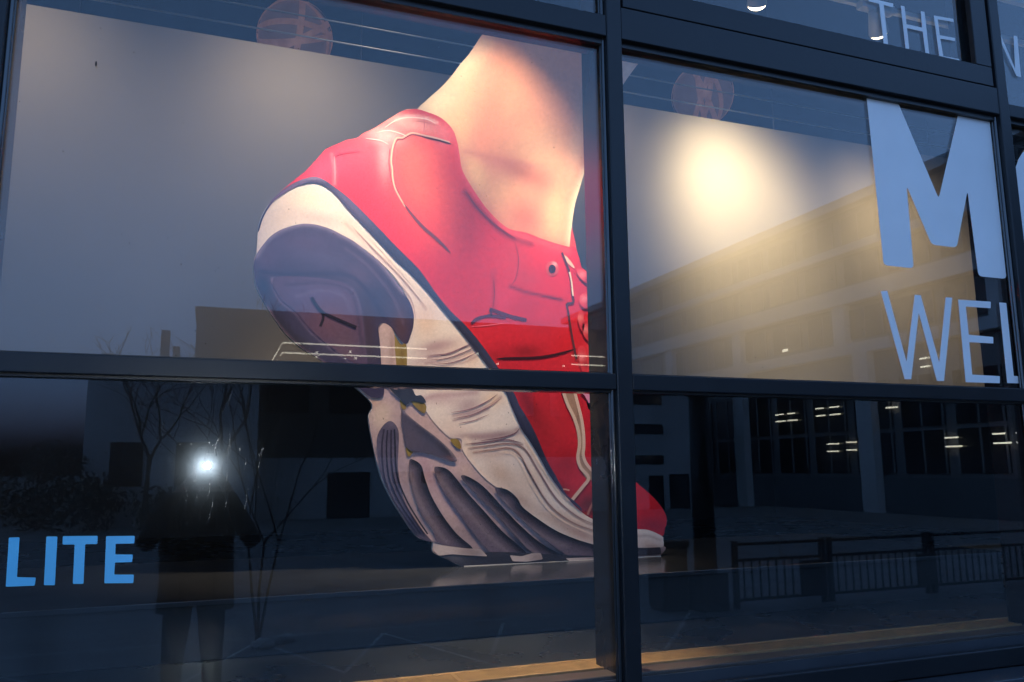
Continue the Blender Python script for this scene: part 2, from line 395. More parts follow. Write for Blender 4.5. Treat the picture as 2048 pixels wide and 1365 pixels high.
_n.links.new(_a.outputs['Color'], _mx.inputs[6]); _n.links.new(_rp.outputs[0], _mx.inputs[7]); _n.links.new(_mx.outputs[2], _p.inputs['Base Color'])
_p.inputs['Roughness'].default_value = .42; _p.inputs['Specular IOR Level'].default_value = .25
CUT = tag(empty('shoe_cutout', (1.5, YC, ZP)), 'giant flat printed cutout of a bare ankle in a red running shoe, heel raised', 'display cutout')
CO = Vector((1.5, YC, ZP))
def toplane(p):
    q = at(p[0], p[1], YC); return q[0], q[2]
def paint(P, base, blobs=(), strokes=()):
    c = np.repeat(srgb(*base)[None, :], len(P), 0)
    for b in blobs:                     # x, y, rx, ry, angle, colour, strength
        x, y, rx, ry, an, colr, st = b; a = math.radians(an); dx, dy = P[:, 0] - x, P[:, 1] - y
        u = (dx * math.cos(a) + dy * math.sin(a)) / rx; v = (-dx * math.sin(a) + dy * math.cos(a)) / ry
        w = (st * np.exp(-(u * u + v * v)))[:, None]; c = c * (1 - w) + srgb(*colr) * w
    for s in strokes:                   # polyline, width, colour, strength
        line, wd, colr, st = s; d = segdist(P, cr(line, 5, False)); w = (st * np.exp(-(d / wd) ** 2))[:, None]
        c = c * (1 - w) + srgb(*colr) * w
    return c
def patch(name, pts, base, layer, blobs=(), strokes=(), sp=5.0, n=4, parent=None, smooth=True):
    out = cr(pts, n) if smooth else np.array(pts, float)
    keep = [out[0]]
    for p in out[1:]:
        if np.linalg.norm(p - keep[-1]) > .5: keep.append(p)
    if np.linalg.norm(keep[0] - keep[-1]) < .5: keep.pop()
    out = np.array(keep)
    lo, hi = out.min(0), out.max(0)
    gx, gy = np.meshgrid(np.arange(lo[0], hi[0], sp), np.arange(lo[1], hi[1], sp)); gx = gx + (np.arange(gx.shape[0]) % 2)[:, None] * sp / 2
    G = np.stack([gx.ravel(), gy.ravel()], 1); G = G[inside(G, out)]
    if len(G): G = G[segdist(G, np.vstack([out, out[:1]])) > sp * .45]
    V = np.vstack([out, G]) if len(G) else out
    vs, es, fs, *_ = delaunay_2d_cdt([Vector(v) for v in V], [], [list(range(len(out)))], 1, 1e-4)
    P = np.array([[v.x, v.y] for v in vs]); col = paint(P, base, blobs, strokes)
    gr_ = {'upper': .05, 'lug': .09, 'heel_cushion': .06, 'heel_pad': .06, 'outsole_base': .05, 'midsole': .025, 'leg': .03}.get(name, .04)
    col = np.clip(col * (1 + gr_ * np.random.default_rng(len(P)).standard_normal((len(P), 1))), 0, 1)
    y = -.0125 - layer * .0016
    co = []
    for p in P:
        X, Z = toplane(p); co.append((X - CO.x, y, Z - CO.z))
    me = bpy.data.meshes.new(name); me.from_pydata(co, [], [tuple(f) for f in fs]); me.update()
    at_ = me.color_attributes.new('ink', 'FLOAT_COLOR', 'POINT')
    at_.data.foreach_set('color', np.hstack([col, np.ones((len(col), 1))]).ravel().astype(np.float32))
    me.materials.append(PRINT)
    if len(me.polygons) and me.polygons[0].normal.y > 0: me.flip_normals()
    o = bpy.data.objects.new(name, me); return link(o, CUT if parent is None else parent)
def ribbon(name, line, wd, base, layer, parent=None, taper=False):
    L = cr(line, 5, False); d = np.gradient(L, axis=0); d /= np.linalg.norm(d, axis=1)[:, None] + 1e-9; nrm = np.stack([-d[:, 1], d[:, 0]], 1)
    t = np.linspace(0, 1, len(L)); w = wd / 2 * (np.sqrt(np.clip(4 * t * (1 - t), .06, 1)) if taper else np.ones(len(L)))
    poly = np.vstack([L + nrm * w[:, None], (L - nrm * w[:, None])[::-1]])
    y = -.0125 - layer * .0016; co = []
    for p in poly:
        X, Z = toplane(p); co.append((X - CO.x, y, Z - CO.z))
    n = len(L); fs = [(i, i + 1, 2 * n - 2 - i, 2 * n - 1 - i) for i in range(n - 1)]
    me = bpy.data.meshes.new(name); me.from_pydata(co, [], fs); me.update()
    a = me.color_attributes.new('ink', 'FLOAT_COLOR', 'POINT'); c = srgb(*base)
    a.data.foreach_set('color', np.tile(np.array([c[0], c[1], c[2], 1], np.float32), len(co)))
    me.materials.append(PRINT)
    o = bpy.data.objects.new(name, me); return link(o, CUT if parent is None else parent)

LEG_L = [(1012, 8), (963, 72), (950.8, 89.7), (935, 113), (919, 131), (903, 153), (885.5, 172.8), (865.7, 190.6), (840, 213.3), (832, 221)]
LEG_R = [(1139.5, 496), (1139.5, 488.5), (1142.4, 449), (1145.4, 425), (1150, 403), (1158, 376), (1166, 350), (1185, 295), (1210, 235), (1240, 178), (1278, 125), (1330, 58)]
COLLAR = [(808.6, 223), (832, 221), (856, 228), (876, 236), (891, 247), (905, 264), (913, 287.5), (917, 310), (924, 345), (948, 386), (975.6, 424), (1013, 458), (1049.5, 467), (1079, 478.6), (1108.8, 488.5), (1136.5, 496)]
UP_L = [(796.7, 228), (785, 236), (765, 248), (745, 261), (727.5, 268), (713.7, 278.6), (694, 282.6), (674, 290.5), (650.4, 301.4), (636, 317), (611, 344), (591, 360), (575, 373.4), (557.4, 389)]
HEEL_L = [(539.6, 407), (527.7, 424.8), (518.8, 444.6), (514.8, 466), (514, 484), (511.5, 511), (507, 532), (508.5, 553), (512, 576), (529.7, 609.5), (537.6, 623), (551.4, 643), (567, 665), (585, 682.6), (603, 698.5), (626.6, 712), (650, 728), (682, 752), (710.8, 776.4), (743, 809), (736, 832.5), (740, 864.5), (747, 898), (753.7, 930), (763.8, 962), (782.5, 1000), (803, 1033), (830.4, 1072), (847.5, 1081), (863.5, 1083)]
BASE_B = [(863.5, 1101), (873.4, 1110), (899, 1122), (925, 1135)]
TOE_R = [(1317, 1114.5), (1322, 1093), (1324, 1080), (1320, 1072), (1327, 1060), (1330.6, 1040), (1327, 1026), (1313.5, 1005.6), (1293, 985), (1267, 962), (1240, 930), (1212, 882), (1186, 836), (1172, 812), (1172, 780), (1184, 740), (1190, 690), (1190, 630), (1186, 580), (1180, 556), (1172, 545), (1161, 536), (1156, 518), (1148, 497)]
SIL = cr(LEG_L[:1] + LEG_L + UP_L + HEEL_L + BASE_B + BASE_B[-1:] + TOE_R[:1] + TOE_R + LEG_R + LEG_R[-1:], 3)
k = [SIL[0]]
for p in SIL[1:]:
    if np.linalg.norm(p - k[-1]) > .8: k.append(p)
vs, es, fs, *_ = delaunay_2d_cdt([Vector(v) for v in k], [], [list(range(len(k)))], 1, 1e-4)
bm = bmesh.new(); V0 = []
for v in vs:
    X, Z = toplane((v.x, v.y)); V0.append(bm.verts.new((X - CO.x, -.012, Z - CO.z)))
ff = [bm.faces.new([V0[i] for i in f]) for f in fs]
ex = bmesh.ops.extrude_face_region(bm, geom=ff)
for v in ex['geom']:
    if isinstance(v, bmesh.types.BMVert): v.co.y = .012
bmesh.ops.recalc_face_normals(bm, faces=bm.faces)
me = bpy.data.meshes.new('board'); bm.to_mesh(me); bm.free(); me.materials.append(mat('foam_board', (.72, .70, .67), .6, 0, .05))
link(bpy.data.objects.new('board', me), CUT)
box('foot_strut', (-.25, .0125, -.001), (.45, .35, .03), mat('foam_board', (.7, .7, .7)), CUT)
box('foot_strut', (-.02, .0125, .03), (.02, .30, 1.3), mat('foam_board', (.7, .7, .7)), CUT)

SKIN = (230, 158, 124)
leg_poly = LEG_L[:1] + LEG_L + [(808.6, 223), (820, 250)] + [(900, 330), (960, 430), (1020, 475), (1090, 495), (1137, 503)] + LEG_R + LEG_R[-1:]
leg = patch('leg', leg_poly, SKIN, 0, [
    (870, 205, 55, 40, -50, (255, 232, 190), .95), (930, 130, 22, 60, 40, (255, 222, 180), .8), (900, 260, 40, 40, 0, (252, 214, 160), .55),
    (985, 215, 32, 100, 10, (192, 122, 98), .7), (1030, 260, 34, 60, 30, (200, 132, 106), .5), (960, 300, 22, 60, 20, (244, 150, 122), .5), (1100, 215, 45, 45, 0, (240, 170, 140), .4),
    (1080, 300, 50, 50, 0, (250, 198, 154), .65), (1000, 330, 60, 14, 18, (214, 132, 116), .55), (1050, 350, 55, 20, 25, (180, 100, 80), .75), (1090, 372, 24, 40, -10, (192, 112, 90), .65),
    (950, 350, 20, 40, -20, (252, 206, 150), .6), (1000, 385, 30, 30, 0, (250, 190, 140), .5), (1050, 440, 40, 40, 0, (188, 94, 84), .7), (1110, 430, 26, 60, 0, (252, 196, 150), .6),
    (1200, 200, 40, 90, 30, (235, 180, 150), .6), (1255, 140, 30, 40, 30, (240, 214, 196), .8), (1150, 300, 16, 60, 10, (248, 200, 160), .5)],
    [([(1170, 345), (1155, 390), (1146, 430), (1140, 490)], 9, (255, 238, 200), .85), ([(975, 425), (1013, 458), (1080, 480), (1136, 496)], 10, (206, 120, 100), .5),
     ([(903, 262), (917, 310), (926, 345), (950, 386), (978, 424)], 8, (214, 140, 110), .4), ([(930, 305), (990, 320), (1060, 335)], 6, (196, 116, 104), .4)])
tongue = patch('tongue_tip', [(1141, 458), (1143, 462), (1147, 480), (1150, 500), (1138, 500), (1138.5, 480)], (214, 72, 70), 1, sp=4)
RED = (214, 36, 48)
PIPE_IN = [(549.5, 403), (569, 389), (589, 377.4), (610.8, 370.4), (628.6, 368.5), (642.4, 372.4), (658.3, 381.3), (674, 397), (697.8, 424.8), (727.5, 456.5), (757, 488), (786.8, 519.8), (816.5, 547.5), (852, 585), (885, 625), (921, 668), (975, 737), (1008, 785), (1021, 815.6), (1040, 857.7), (1058, 884.7), (1077, 916.7), (1094, 947), (1109, 969), (1122, 986), (1136.5, 1001.5), (1156, 1021), (1184, 1039), (1230, 1050), (1269, 1058), (1293, 1060), (1320, 1072)]
up_poly = COLLAR[:1] + COLLAR + [(1138, 497), (1148, 497)] + TOE_R[::-1][1:20] + [(1320, 1072)] + PIPE_IN[::-1][1:] + UP_L[::-1]
upper = patch('upper', up_poly, RED, 2, [
    (690, 330, 50, 45, 0, (240, 70, 92), .6), (640, 345, 40, 25, -40, (240, 88, 118), .6), (730, 300, 40, 30, 0, (244, 84, 96), .6), (760, 360, 60, 90, 0, (236, 60, 78), .45),
    (850, 380, 60, 90, -25, (244, 106, 88), .75), (840, 310, 50, 40, 0, (246, 110, 92), .55), (880, 460, 60, 60, 0, (236, 78, 76), .5), (820, 248, 60, 16, 15, (252, 176, 166), .85),
    (770, 272, 34, 18, 10, (252, 176, 172), .8), (768, 315, 13, 44, 0, (250, 150, 154), .75), (885, 275, 16, 24, 0, (244, 120, 132), .5),
    (960, 520, 50, 40, 0, (226, 50, 66), .4), (1030, 510, 34, 40, 0, (186, 60, 72), .55), (1050, 560, 30, 25, 0, (178, 62, 76), .5), (1100, 500, 40, 20, 20, (226, 70, 80), .5),
    (1050, 610, 34, 22, 0, (170, 40, 58), .45), (1000, 600, 26, 26, 0, (226, 62, 92), .4), (930, 620, 22, 26, 40, (196, 44, 56), .5), (1080, 660, 40, 24, 0, (184, 42, 58), .4),
    (1050, 705, 34, 14, 0, (120, 18, 18), .75), (985, 715, 26, 14, 0, (150, 22, 28), .6), (1130, 690, 30, 20, -20, (214, 22, 26), .6),
    (1060, 820, 18, 70, -28, (84, 16, 18), .7), (1100, 850, 40, 60, 0, (186, 40, 42), .5), (1080, 930, 16, 50, -28, (66, 12, 14), .8), (1130, 930, 30, 30, 0, (150, 18, 18), .7), (1120, 985, 18, 20, 0, (96, 10, 10), .8),
    (1175, 840, 12, 60, 0, (206, 30, 44), .6), (1290, 1010, 24, 30, 0, (216, 26, 36), .6), (1300, 1050, 30, 14, 10, (150, 30, 50), .7), (1180, 1010, 40, 30, 0, (92, 50, 54), .9), (1220, 1000, 30, 50, 0, (120, 30, 34), .6)],
    [([(905, 264), (917, 310), (926, 348), (950, 390), (980, 428), (1018, 464), (1080, 486), (1134, 503)], 7, (240, 92, 100), .6),
     ([(928, 386), (955, 420), (982, 448), (1012, 474), (1060, 490)], 6, (130, 36, 46), .75), ([(1018, 575), (1050, 586), (1083, 593), (1120, 601)], 3.5, (112, 30, 52), .85),
     ([(663, 312), (668, 340), (668, 372)], 3.5, (250, 140, 150), .6), ([(666, 316), (690, 308), (716, 306)], 3, (196, 44, 70), .6), ([(985, 545), (986, 580), (984, 620)], 6, (170, 50, 68), .5),
     ([(790, 243), (815, 236), (850, 239), (872, 248)], 3, (255, 206, 196), .7), ([(1180, 640), (1178, 700), (1174, 770)], 8, (246, 70, 76), .5)], sp=4.5)
# seams, trims and marks of the upper
def sub(o): return o
seam = ribbon('seam', [(897.6, 287.5), (872, 279.6), (846, 273.6), (824.4, 268.7), (812.6, 272.7), (803, 278.6), (793, 278.6), (787, 287.5), (783, 303), (781, 325), (783, 340), (784, 357), (788, 377), (797, 396), (809, 416)], 2.8, (226, 178, 158), 3, upper)
ribbon('seam', [(805, 408), (822, 431), (843, 455), (868, 477), (886, 494), (899, 508)], 6.5, (120, 58, 66), 3, upper, True)
ribbon('seam', [(900, 290.5), (872, 282.8), (846, 276.8), (825, 272), (814, 275.8), (804, 281.8), (795, 282), (790, 289), (786.5, 304), (784.5, 325), (786.5, 340), (788, 357), (791, 376), (800, 395)], 2.0, (150, 70, 74), 3, upper)
for pts, w_, c_ in (([(768, 258), (790, 244), (815, 238), (850, 241), (870, 250)], 2.2, (255, 214, 204)), ([(752, 268), (775, 264), (800, 270), (812, 276)], 2.0, (255, 204, 198)), ([(846, 238), (847, 252), (846, 268)], 1.6, (214, 110, 112)), ([(730, 280), (760, 284), (776, 292)], 1.8, (255, 190, 190)), ([(826, 245), (850, 248), (880, 256)], 1.6, (214, 116, 112)), ([(668, 315), (669, 340), (669, 372)], 2.0, (250, 150, 160)), ([(664, 316), (690, 309), (718, 306)], 1.8, (176, 40, 62)),
                     ([(1028, 486), (1035, 520), (1030, 556), (1018, 575)], 2.0, (150, 44, 58)), ([(1083, 593), (1110, 598), (1128, 603)], 1.6, (140, 38, 56)), ([(985, 560), (987, 590), (983, 618)], 2.2, (150, 44, 62)), ([(940, 655), (975, 652), (1005, 648)], 1.6, (250, 120, 140)), ([(930, 385), (950, 415), (975, 441), (1004, 464), (1030, 480)], 3.4, (128, 40, 50))):
    ribbon('seam', pts, w_, c_, 3, upper, True)
ribbon('stitching', [(778.5, 300), (776.5, 325), (778.5, 345), (782, 366)], 2.0, (150, 62, 70), 3, upper)
ribbon('seam', [(899, 290), (872, 283), (846, 277)], 2.2, (130, 80, 74), 3, upper)
for pts, w in (([(941, 649), (950, 640), (962, 636), (980, 633), (1010, 637)], 6.0), ([(977, 620), (985, 622.5), (998, 627), (1018, 634), (1034, 638), (1051, 642)], 7.0), ([(979, 621), (981, 634)], 4.0)):
    ribbon('side_mark', pts, w, (92, 40, 64), 3, upper)
ribbon('side_mark', [(992, 719), (1018, 718), (1067, 717), (1107, 711), (1150, 699)], 6, (62, 14, 18), 3, upper, True)
ribbon('zip_edge', [(1121, 507), (1130.8, 531.4), (1138.7, 559), (1141.7, 590), (1143.7, 606), (1131, 609.6), (1133, 622), (1139, 662), (1145, 694), (1150, 720)], 4.2, (96, 46, 52), 4, upper)
ribbon('zip_edge', [(1136, 546), (1140, 566), (1143, 594)], 3.2, (238, 210, 190), 5, upper)
ribbon('zip_edge', [(1124, 512), (1134, 524), (1146, 538)], 7, (240, 188, 170), 3, upper, True)
ey = patch('eyelet', [(1102 + 13 * math.cos(a), 539 + 15 * math.sin(a)) for a in np.linspace(0, 2 * math.pi, 12, endpoint=False)], (206, 78, 84), 3, [(1107, 530, 5, 5, 0, (255, 190, 190), .8)], sp=3, parent=upper)
patch('eyelet_hole', [(1101.5 + 7 * math.cos(a), 540 + 8.5 * math.sin(a)) for a in np.linspace(0, 2 * math.pi, 10, endpoint=False)], (52, 30, 40), 4, sp=3, parent=upper)
for k_, pts in enumerate(([(1150, 541), (1163, 542), (1175, 552), (1176, 572), (1168, 568), (1155, 556)], [(1158, 592), (1172, 588), (1180, 600), (1178, 616), (1164, 618), (1156, 606)], [(1156, 625), (1163, 626), (1166, 655), (1160, 664), (1152, 640)], [(1162, 652), (1176, 650), (1182, 668), (1176, 684), (1164, 672)], [(1152, 700), (1166, 696), (1172, 740), (1160, 742)])):
    c_ = np.mean(pts, 0)
    patch('lace', pts, (226, 58, 68), 5, [(c_[0] - 3, c_[1] - 4, 8, 7, 20, (250, 140, 140), .8), (c_[0] + 6, c_[1] + 10, 6, 8, 0, (150, 30, 44), .7)], sp=3.5, parent=upper)
ribbon('lace', [(1160, 782), (1170, 790), (1178, 806)], 9, (236, 150, 180), 5, upper)
patch('tan_stripe', [(1128, 785), (1136, 788), (1146, 789), (1152, 812), (1160, 845), (1164, 880), (1162, 912), (1170, 930), (1182, 944), (1186, 958), (1170, 958), (1158, 935), (1152, 915), (1156, 891), (1153, 864), (1144, 836), (1133, 812)], (176, 136, 112), 3, [(1152, 850, 3, 60, 5, (110, 74, 62), .5)], sp=3.5, parent=upper)
ribbon('cream_edge', [(1122, 780), (1126, 792), (1133, 811), (1146, 838), (1154, 865), (1156, 891), (1152.7, 915), (1158, 935), (1174, 955.5), (1163, 973), (1146, 994), (1140, 1002)], 6.5, (226, 190, 166), 4, upper)
ribbon('cream_edge', [(1145, 780), (1149, 795), (1154, 814), (1161, 844), (1164.5, 875), (1164.5, 895), (1163.5, 911.6), (1171, 930), (1190, 950)], 6.0, (232, 196, 172), 4, upper)
ribbon('cream_edge', [(1172, 1030), (1178, 1015), (1186, 1000)], 4.5, (190, 120, 104), 4, upper)
ribbon('toe_trim', [(1117, 981), (1126, 979), (1136, 981)], 3, (220, 160, 130), 4, upper)
PIPE_OUT = [(549, 397), (568, 381), (589, 368.5), (611, 360), (628.6, 357), (646, 362.5), (670, 379), (698, 401), (747, 450), (797, 502), (838, 543.5), (870, 589), (899, 624), (929, 653), (959, 689), (992, 735), (1025, 787), (1036, 812), (1052, 838), (1069, 870), (1090, 920), (1106, 948), (1118, 970), (1129, 989), (1146, 1003), (1158, 1015)]
patch('piping', [(515, 466)] + [(520, 444), (530, 423), (541, 406)] + PIPE_OUT + [(1160, 1022)] + PIPE_IN[:-6][::-1] + [(535, 422), (525, 441), (518, 463)], (62, 62, 86), 6, [
    (580, 385, 60, 14, -30, (128, 104, 130), .6), (690, 410, 60, 16, 45, (112, 98, 128), .6),
    (628, 360, 60, 6, 0, (150, 128, 160), .7), (560, 392, 40, 6, -40, (140, 96, 120), .6), (700, 420, 40, 20, 45, (96, 84, 116), .5), (940, 690, 40, 30, 50, (44, 46, 68), .6), (1080, 900, 50, 40, 60, (32, 32, 44), .7)],
    [([(611, 368), (629, 366), (645, 370), (660, 379), (690, 412), (760, 486), (850, 578), (925, 668), (980, 738), (1010, 785), (1040, 852), (1078, 912), (1110, 965)], 3.5, (34, 30, 44), .6)], sp=4)
WH = (240, 220, 206)
mid_poly = [(517, 463), (525, 441), (535, 422)] + PIPE_IN + [(1323, 1080), (1322, 1093), (1300, 1097), (1271, 1096), (1184, 1090), (1151.6, 1080), (1110.6, 1063), (1073, 1039), (1042, 1015), (1032, 997), (1011, 981), (991, 975), (960, 950), (925, 905), (920, 879), (898, 876), (870, 850), (846, 818), (826, 797), (790, 735), (812.6, 690), (825, 631), (797, 570), (757, 525), (707, 486), (654, 458), (603, 450), (557, 464), (526, 492), (514, 512), (514, 484)]
mids = patch('midsole', mid_poly, WH, 4, [
    (620, 400, 60, 24, 0, (255, 228, 200), .8), (560, 440, 40, 24, -40, (236, 208, 186), .5), (640, 440, 50, 12, 10, (214, 186, 174), .6), (700, 460, 30, 12, 45, (246, 214, 190), .6),
    (760, 545, 60, 14, 48, (238, 196, 180), .6), (800, 590, 60, 12, 52, (250, 214, 192), .6), (850, 640, 26, 40, 0, (236, 192, 160), .6), (900, 700, 40, 24, 0, (220, 184, 168), .5),
    (870, 694, 44, 12, -12, (168, 128, 134), .75), (850, 720, 40, 14, -20, (176, 138, 142), .55), (940, 720, 18, 20, 0, (236, 196, 168), .6),
    (880, 800, 40, 12, 0, (196, 156, 160), .6), (935, 815, 34, 24, -20, (150, 112, 120), .65), (985, 800, 20, 14, 0, (238, 196, 158), .7), (900, 860, 50, 20, 15, (222, 188, 172), .5), (1000, 870, 50, 10, -8, (140, 104, 112), .75), (950, 874, 50, 8, 0, (150, 112, 120), .7),
    (940, 900, 24, 16, 0, (220, 190, 170), .6), (990, 905, 50, 14, -6, (186, 148, 142), .5), (1000, 950, 40, 24, 40, (196, 158, 132), .7), (1060, 960, 30, 40, 0, (214, 176, 148), .5), (1040, 1000, 30, 12, 45, (178, 138, 116), .6),
    (1110, 1040, 60, 14, 30, (182, 140, 122), .6), (1150, 1040, 40, 10, 25, (226, 190, 166), .6), (1160, 1068, 40, 12, 22, (178, 132, 118), .7), (1290, 1085, 30, 10, 0, (196, 160, 146), .5), (1300, 1094, 30, 6, 0, (150, 104, 92), .6)],
    [([(855, 715), (890, 712), (920, 700), (945, 690)], 3, (150, 112, 120), .7), ([(850, 728), (890, 724), (925, 712), (950, 700)], 3, (156, 118, 124), .65), ([(880, 735), (925, 726), (955, 712)], 3, (168, 130, 132), .6),
     ([(905, 832), (940, 826), (975, 812), (1000, 795)], 3, (156, 116, 120), .6), ([(905, 842), (940, 834), (975, 820)], 2.5, (150, 110, 116), .6),
     ([(930, 890), (970, 886), (1010, 882), (1042, 890)], 2.6, (128, 92, 102), .75), ([(935, 898), (975, 893), (1015, 889), (1046, 900), (1075, 945), (1110, 1000), (1160, 1040), (1184, 1050)], 2.6, (146, 108, 106), .7),
     ([(945, 906), (985, 900), (1018, 898), (1038, 912), (1060, 955), (1095, 1010), (1140, 1045), (1184, 1062)], 2.6, (150, 112, 106), .7), ([(1000, 903), (1025, 908), (1040, 930), (1060, 970), (1090, 1015), (1130, 1045), (1184, 1070)], 2.2, (240, 208, 184), .6),
     ([(1050, 890), (1080, 935), (1115, 985), (1150, 1018), (1184, 1036)], 4, (240, 208, 182), .6), ([(1029, 860), (1040, 858)], 4, (150, 110, 110), .5),
     ([(925, 905), (960, 945), (990, 973), (1012, 979)], 4, (240, 206, 180), .6), ([(690, 450), (740, 500), (800, 560), (850, 620)], 3, (206, 166, 152), .55), ([(715, 465), (770, 520), (830, 585)], 2.5, (250, 222, 200), .6),
     ([(1272, 1072), (1295, 1072), (1316, 1080)], 3, (160, 124, 116), .5), ([(846, 800), (870, 792), (910, 790), (950, 786)], 6, (176, 136, 142), .6), ([(826, 840), (850, 868), (880, 884)], 8, (246, 214, 190), .5), ([(925, 905), (935, 890), (930, 880)], 6, (250, 220, 196), .5)], sp=2.8)
for pts, w_, c_ in (([(858, 712), (892, 709), (920, 698), (944, 687)], 2.2, (142, 104, 112)), ([(856, 722), (892, 718), (926, 706), (950, 694)], 2.0, (148, 110, 116)), ([(862, 731), (900, 727), (930, 717), (955, 704)], 2.0, (150, 112, 118)),
                     ([(900, 826), (935, 820), (968, 806), (992, 790)], 2.0, (148, 108, 114)), ([(905, 838), (940, 831), (975, 815), (1000, 798)], 2.0, (150, 110, 116)), ([(915, 848), (945, 842), (975, 830)], 1.8, (160, 120, 124)),
                     ([(960, 882), (1000, 876), (1026, 868), (1036, 858)], 2.6, (126, 90, 98)), ([(930, 889), (970, 885), (1008, 880), (1040, 886)], 2.2, (124, 88, 98)), ([(936, 897), (976, 892), (1014, 888), (1046, 898), (1075, 944), (1110, 998), (1150, 1032), (1184, 1048)], 2.2, (146, 110, 108)),
                     ([(946, 906), (985, 900), (1016, 897), (1037, 911), (1060, 954), (1095, 1009), (1140, 1044), (1184, 1061)], 2.2, (150, 112, 106)), ([(1004, 905), (1024, 910), (1040, 932), (1060, 972), (1092, 1018), (1132, 1047), (1184, 1070)], 1.8, (246, 216, 192)), ([(1016, 900), (1040, 918), (1062, 958), (1096, 1012)], 1.6, (246, 214, 190)),
                     ([(700, 452), (745, 500), (800, 556), (850, 616)], 2.0, (206, 164, 150)), ([(730, 470), (780, 524), (834, 586)], 1.6, (250, 224, 204)), ([(1040, 870), (1070, 920), (1105, 972), (1140, 1010)], 1.8, (236, 204, 180)), ([(790, 560), (820, 600), (830, 640)], 1.8, (206, 166, 152))):
    ribbon('groove', pts, w_, c_, 5, mids, True)
# yellow shank
YEL = (150, 124, 66)
for pts in ([(780, 660), (790, 676), (800, 690), (811, 692), (812, 735), (808, 775), (796, 775), (788, 735), (784, 690)], [(798, 800), (808, 802), (810, 818), (802, 818)], [(818, 798), (836, 800), (850, 812), (846, 828), (828, 814)], [(898, 880), (914, 880), (920, 896), (912, 897)], [(810, 896), (828, 896), (816, 914)]):
    patch('yellow_shank', pts, YEL, 5, [(np.mean(pts, 0)[0] + 6, np.mean(pts, 0)[1], 6, 30, 0, (120, 92, 40), .6)], sp=4)
# outsole
DK = (66, 58, 82)
sole = patch('outsole_base', [(514, 510), (507, 532), (508.5, 553), (512, 576), (529.7, 609.5), (551.4, 643), (585, 682.6), (626.6, 712), (682, 752), (710.8, 776.4), (743, 809), (736, 832.5), (740, 864.5), (753.7, 930), (782.5, 1000), (830.4, 1072), (863.5, 1083), (863.5, 1101), (873.4, 1110), (899, 1122), (925, 1134), (925, 1134), (1316, 1113.5), (1316, 1113.5), (1320, 1090), (1184, 1086), (1110, 1050), (1070, 1010), (1010, 950), (960, 900), (925, 865), (890, 825), (840, 755), (770, 660), (720, 560), (640, 500), (560, 490)], (196, 164, 160), 3, [
    (760, 830, 22, 30, 0, (236, 204, 178), .8), (770, 790, 26, 14, 10, (196, 166, 172), .6), (745, 800, 14, 14, 0, (214, 160, 128), .6), (730, 780, 20, 8, 0, (232, 190, 154), .7), (806, 960, 10, 70, -8, (150, 130, 140), .6), (815, 1030, 16, 40, -28, (120, 104, 116), .6),
    (850, 915, 24, 14, 0, (206, 166, 168), .6), (900, 935, 20, 12, 0, (208, 170, 162), .7), (855, 950, 8, 40, -20, (176, 134, 146), .6), (930, 945, 14, 14, 0, (216, 180, 160), .6), (900, 1000, 12, 70, -34, (166, 128, 142), .6), (960, 1010, 12, 80, -42, (158, 130, 134), .6), (1000, 990, 14, 60, -50, (162, 134, 130), .6),
    (850, 880, 50, 10, 38, (190, 160, 170), .6), (1040, 1090, 120, 22, 12, (60, 52, 60), .85), (1200, 1104, 120, 12, -2, (30, 30, 36), .9), (960, 1112, 60, 12, 0, (52, 50, 56), .9), (1300, 1106, 30, 8, 0, (16, 14, 18), .9), (900, 1110, 30, 8, 15, (90, 84, 90), .7)], sp=4)
hp = patch('heel_cushion', [(512, 512), (525.7, 492), (539.6, 476), (557.4, 464), (577, 456.5), (603, 450.6), (628.6, 451.6), (654, 458.5), (678, 470), (707.7, 486), (727.5, 502), (757, 526), (785, 558), (804.6, 585.7), (818.5, 607.5), (825.4, 631), (824.4, 655), (818.5, 675), (812.6, 688.6), (803, 686.6), (791, 671), (781, 657), (771, 650), (761, 649), (755, 656), (756, 671), (759, 698.5), (761, 735), (766, 790), (740, 795), (710, 772), (650, 728), (626, 712), (603, 698.5), (585, 682.6), (567, 665), (551, 643), (537.6, 623), (529.7, 609.5), (515, 577.8), (509, 553), (507.5, 532)], DK, 5, [
    (600, 490, 70, 30, 0, (92, 74, 100), .6), (530, 520, 24, 40, 20, (104, 82, 108), .5), (527, 575, 12, 24, -14, (38, 50, 78), .9), (640, 520, 80, 20, 10, (84, 76, 104), .6), (720, 560, 30, 20, 40, (104, 82, 104), .5), (750, 600, 40, 26, 50, (56, 58, 84), .7),
    (800, 650, 14, 36, -6, (96, 62, 60), .7), (735, 660, 14, 60, -4, (70, 48, 54), .6), (780, 620, 24, 12, 55, (70, 62, 84), .5), (560, 650, 14, 50, -36, (40, 34, 40), .8), (600, 690, 12, 40, -50, (46, 38, 44), .7)],
    [([(513, 515), (526, 493), (540, 477), (557, 465), (577, 457), (603, 451), (630, 452), (655, 459), (680, 471), (708, 487), (758, 527), (805, 586)], 5, (150, 132, 152), .75), ([(520, 545), (560, 550), (620, 550), (690, 552), (725, 575), (770, 640)], 4, (48, 48, 76), .8), ([(545, 562), (560, 600), (592, 626), (622, 662), (655, 690), (706, 728)], 4.5, (146, 118, 138), .75),
     ([(560, 575), (620, 566), (690, 575), (712, 600), (722, 650), (728, 735)], 3.5, (116, 98, 124), .6), ([(575, 588), (640, 580), (690, 590), (706, 612)], 3, (110, 92, 120), .5),
     ([(690, 500), (730, 530), (780, 590), (806, 650)], 3, (104, 86, 108), .5), ([(533, 617), (556, 652), (600, 697), (656, 734)], 2.4, (170, 130, 134), .8), ([(545, 640), (580, 680), (630, 720)], 2.5, (36, 30, 36), .7)], sp=3.6)
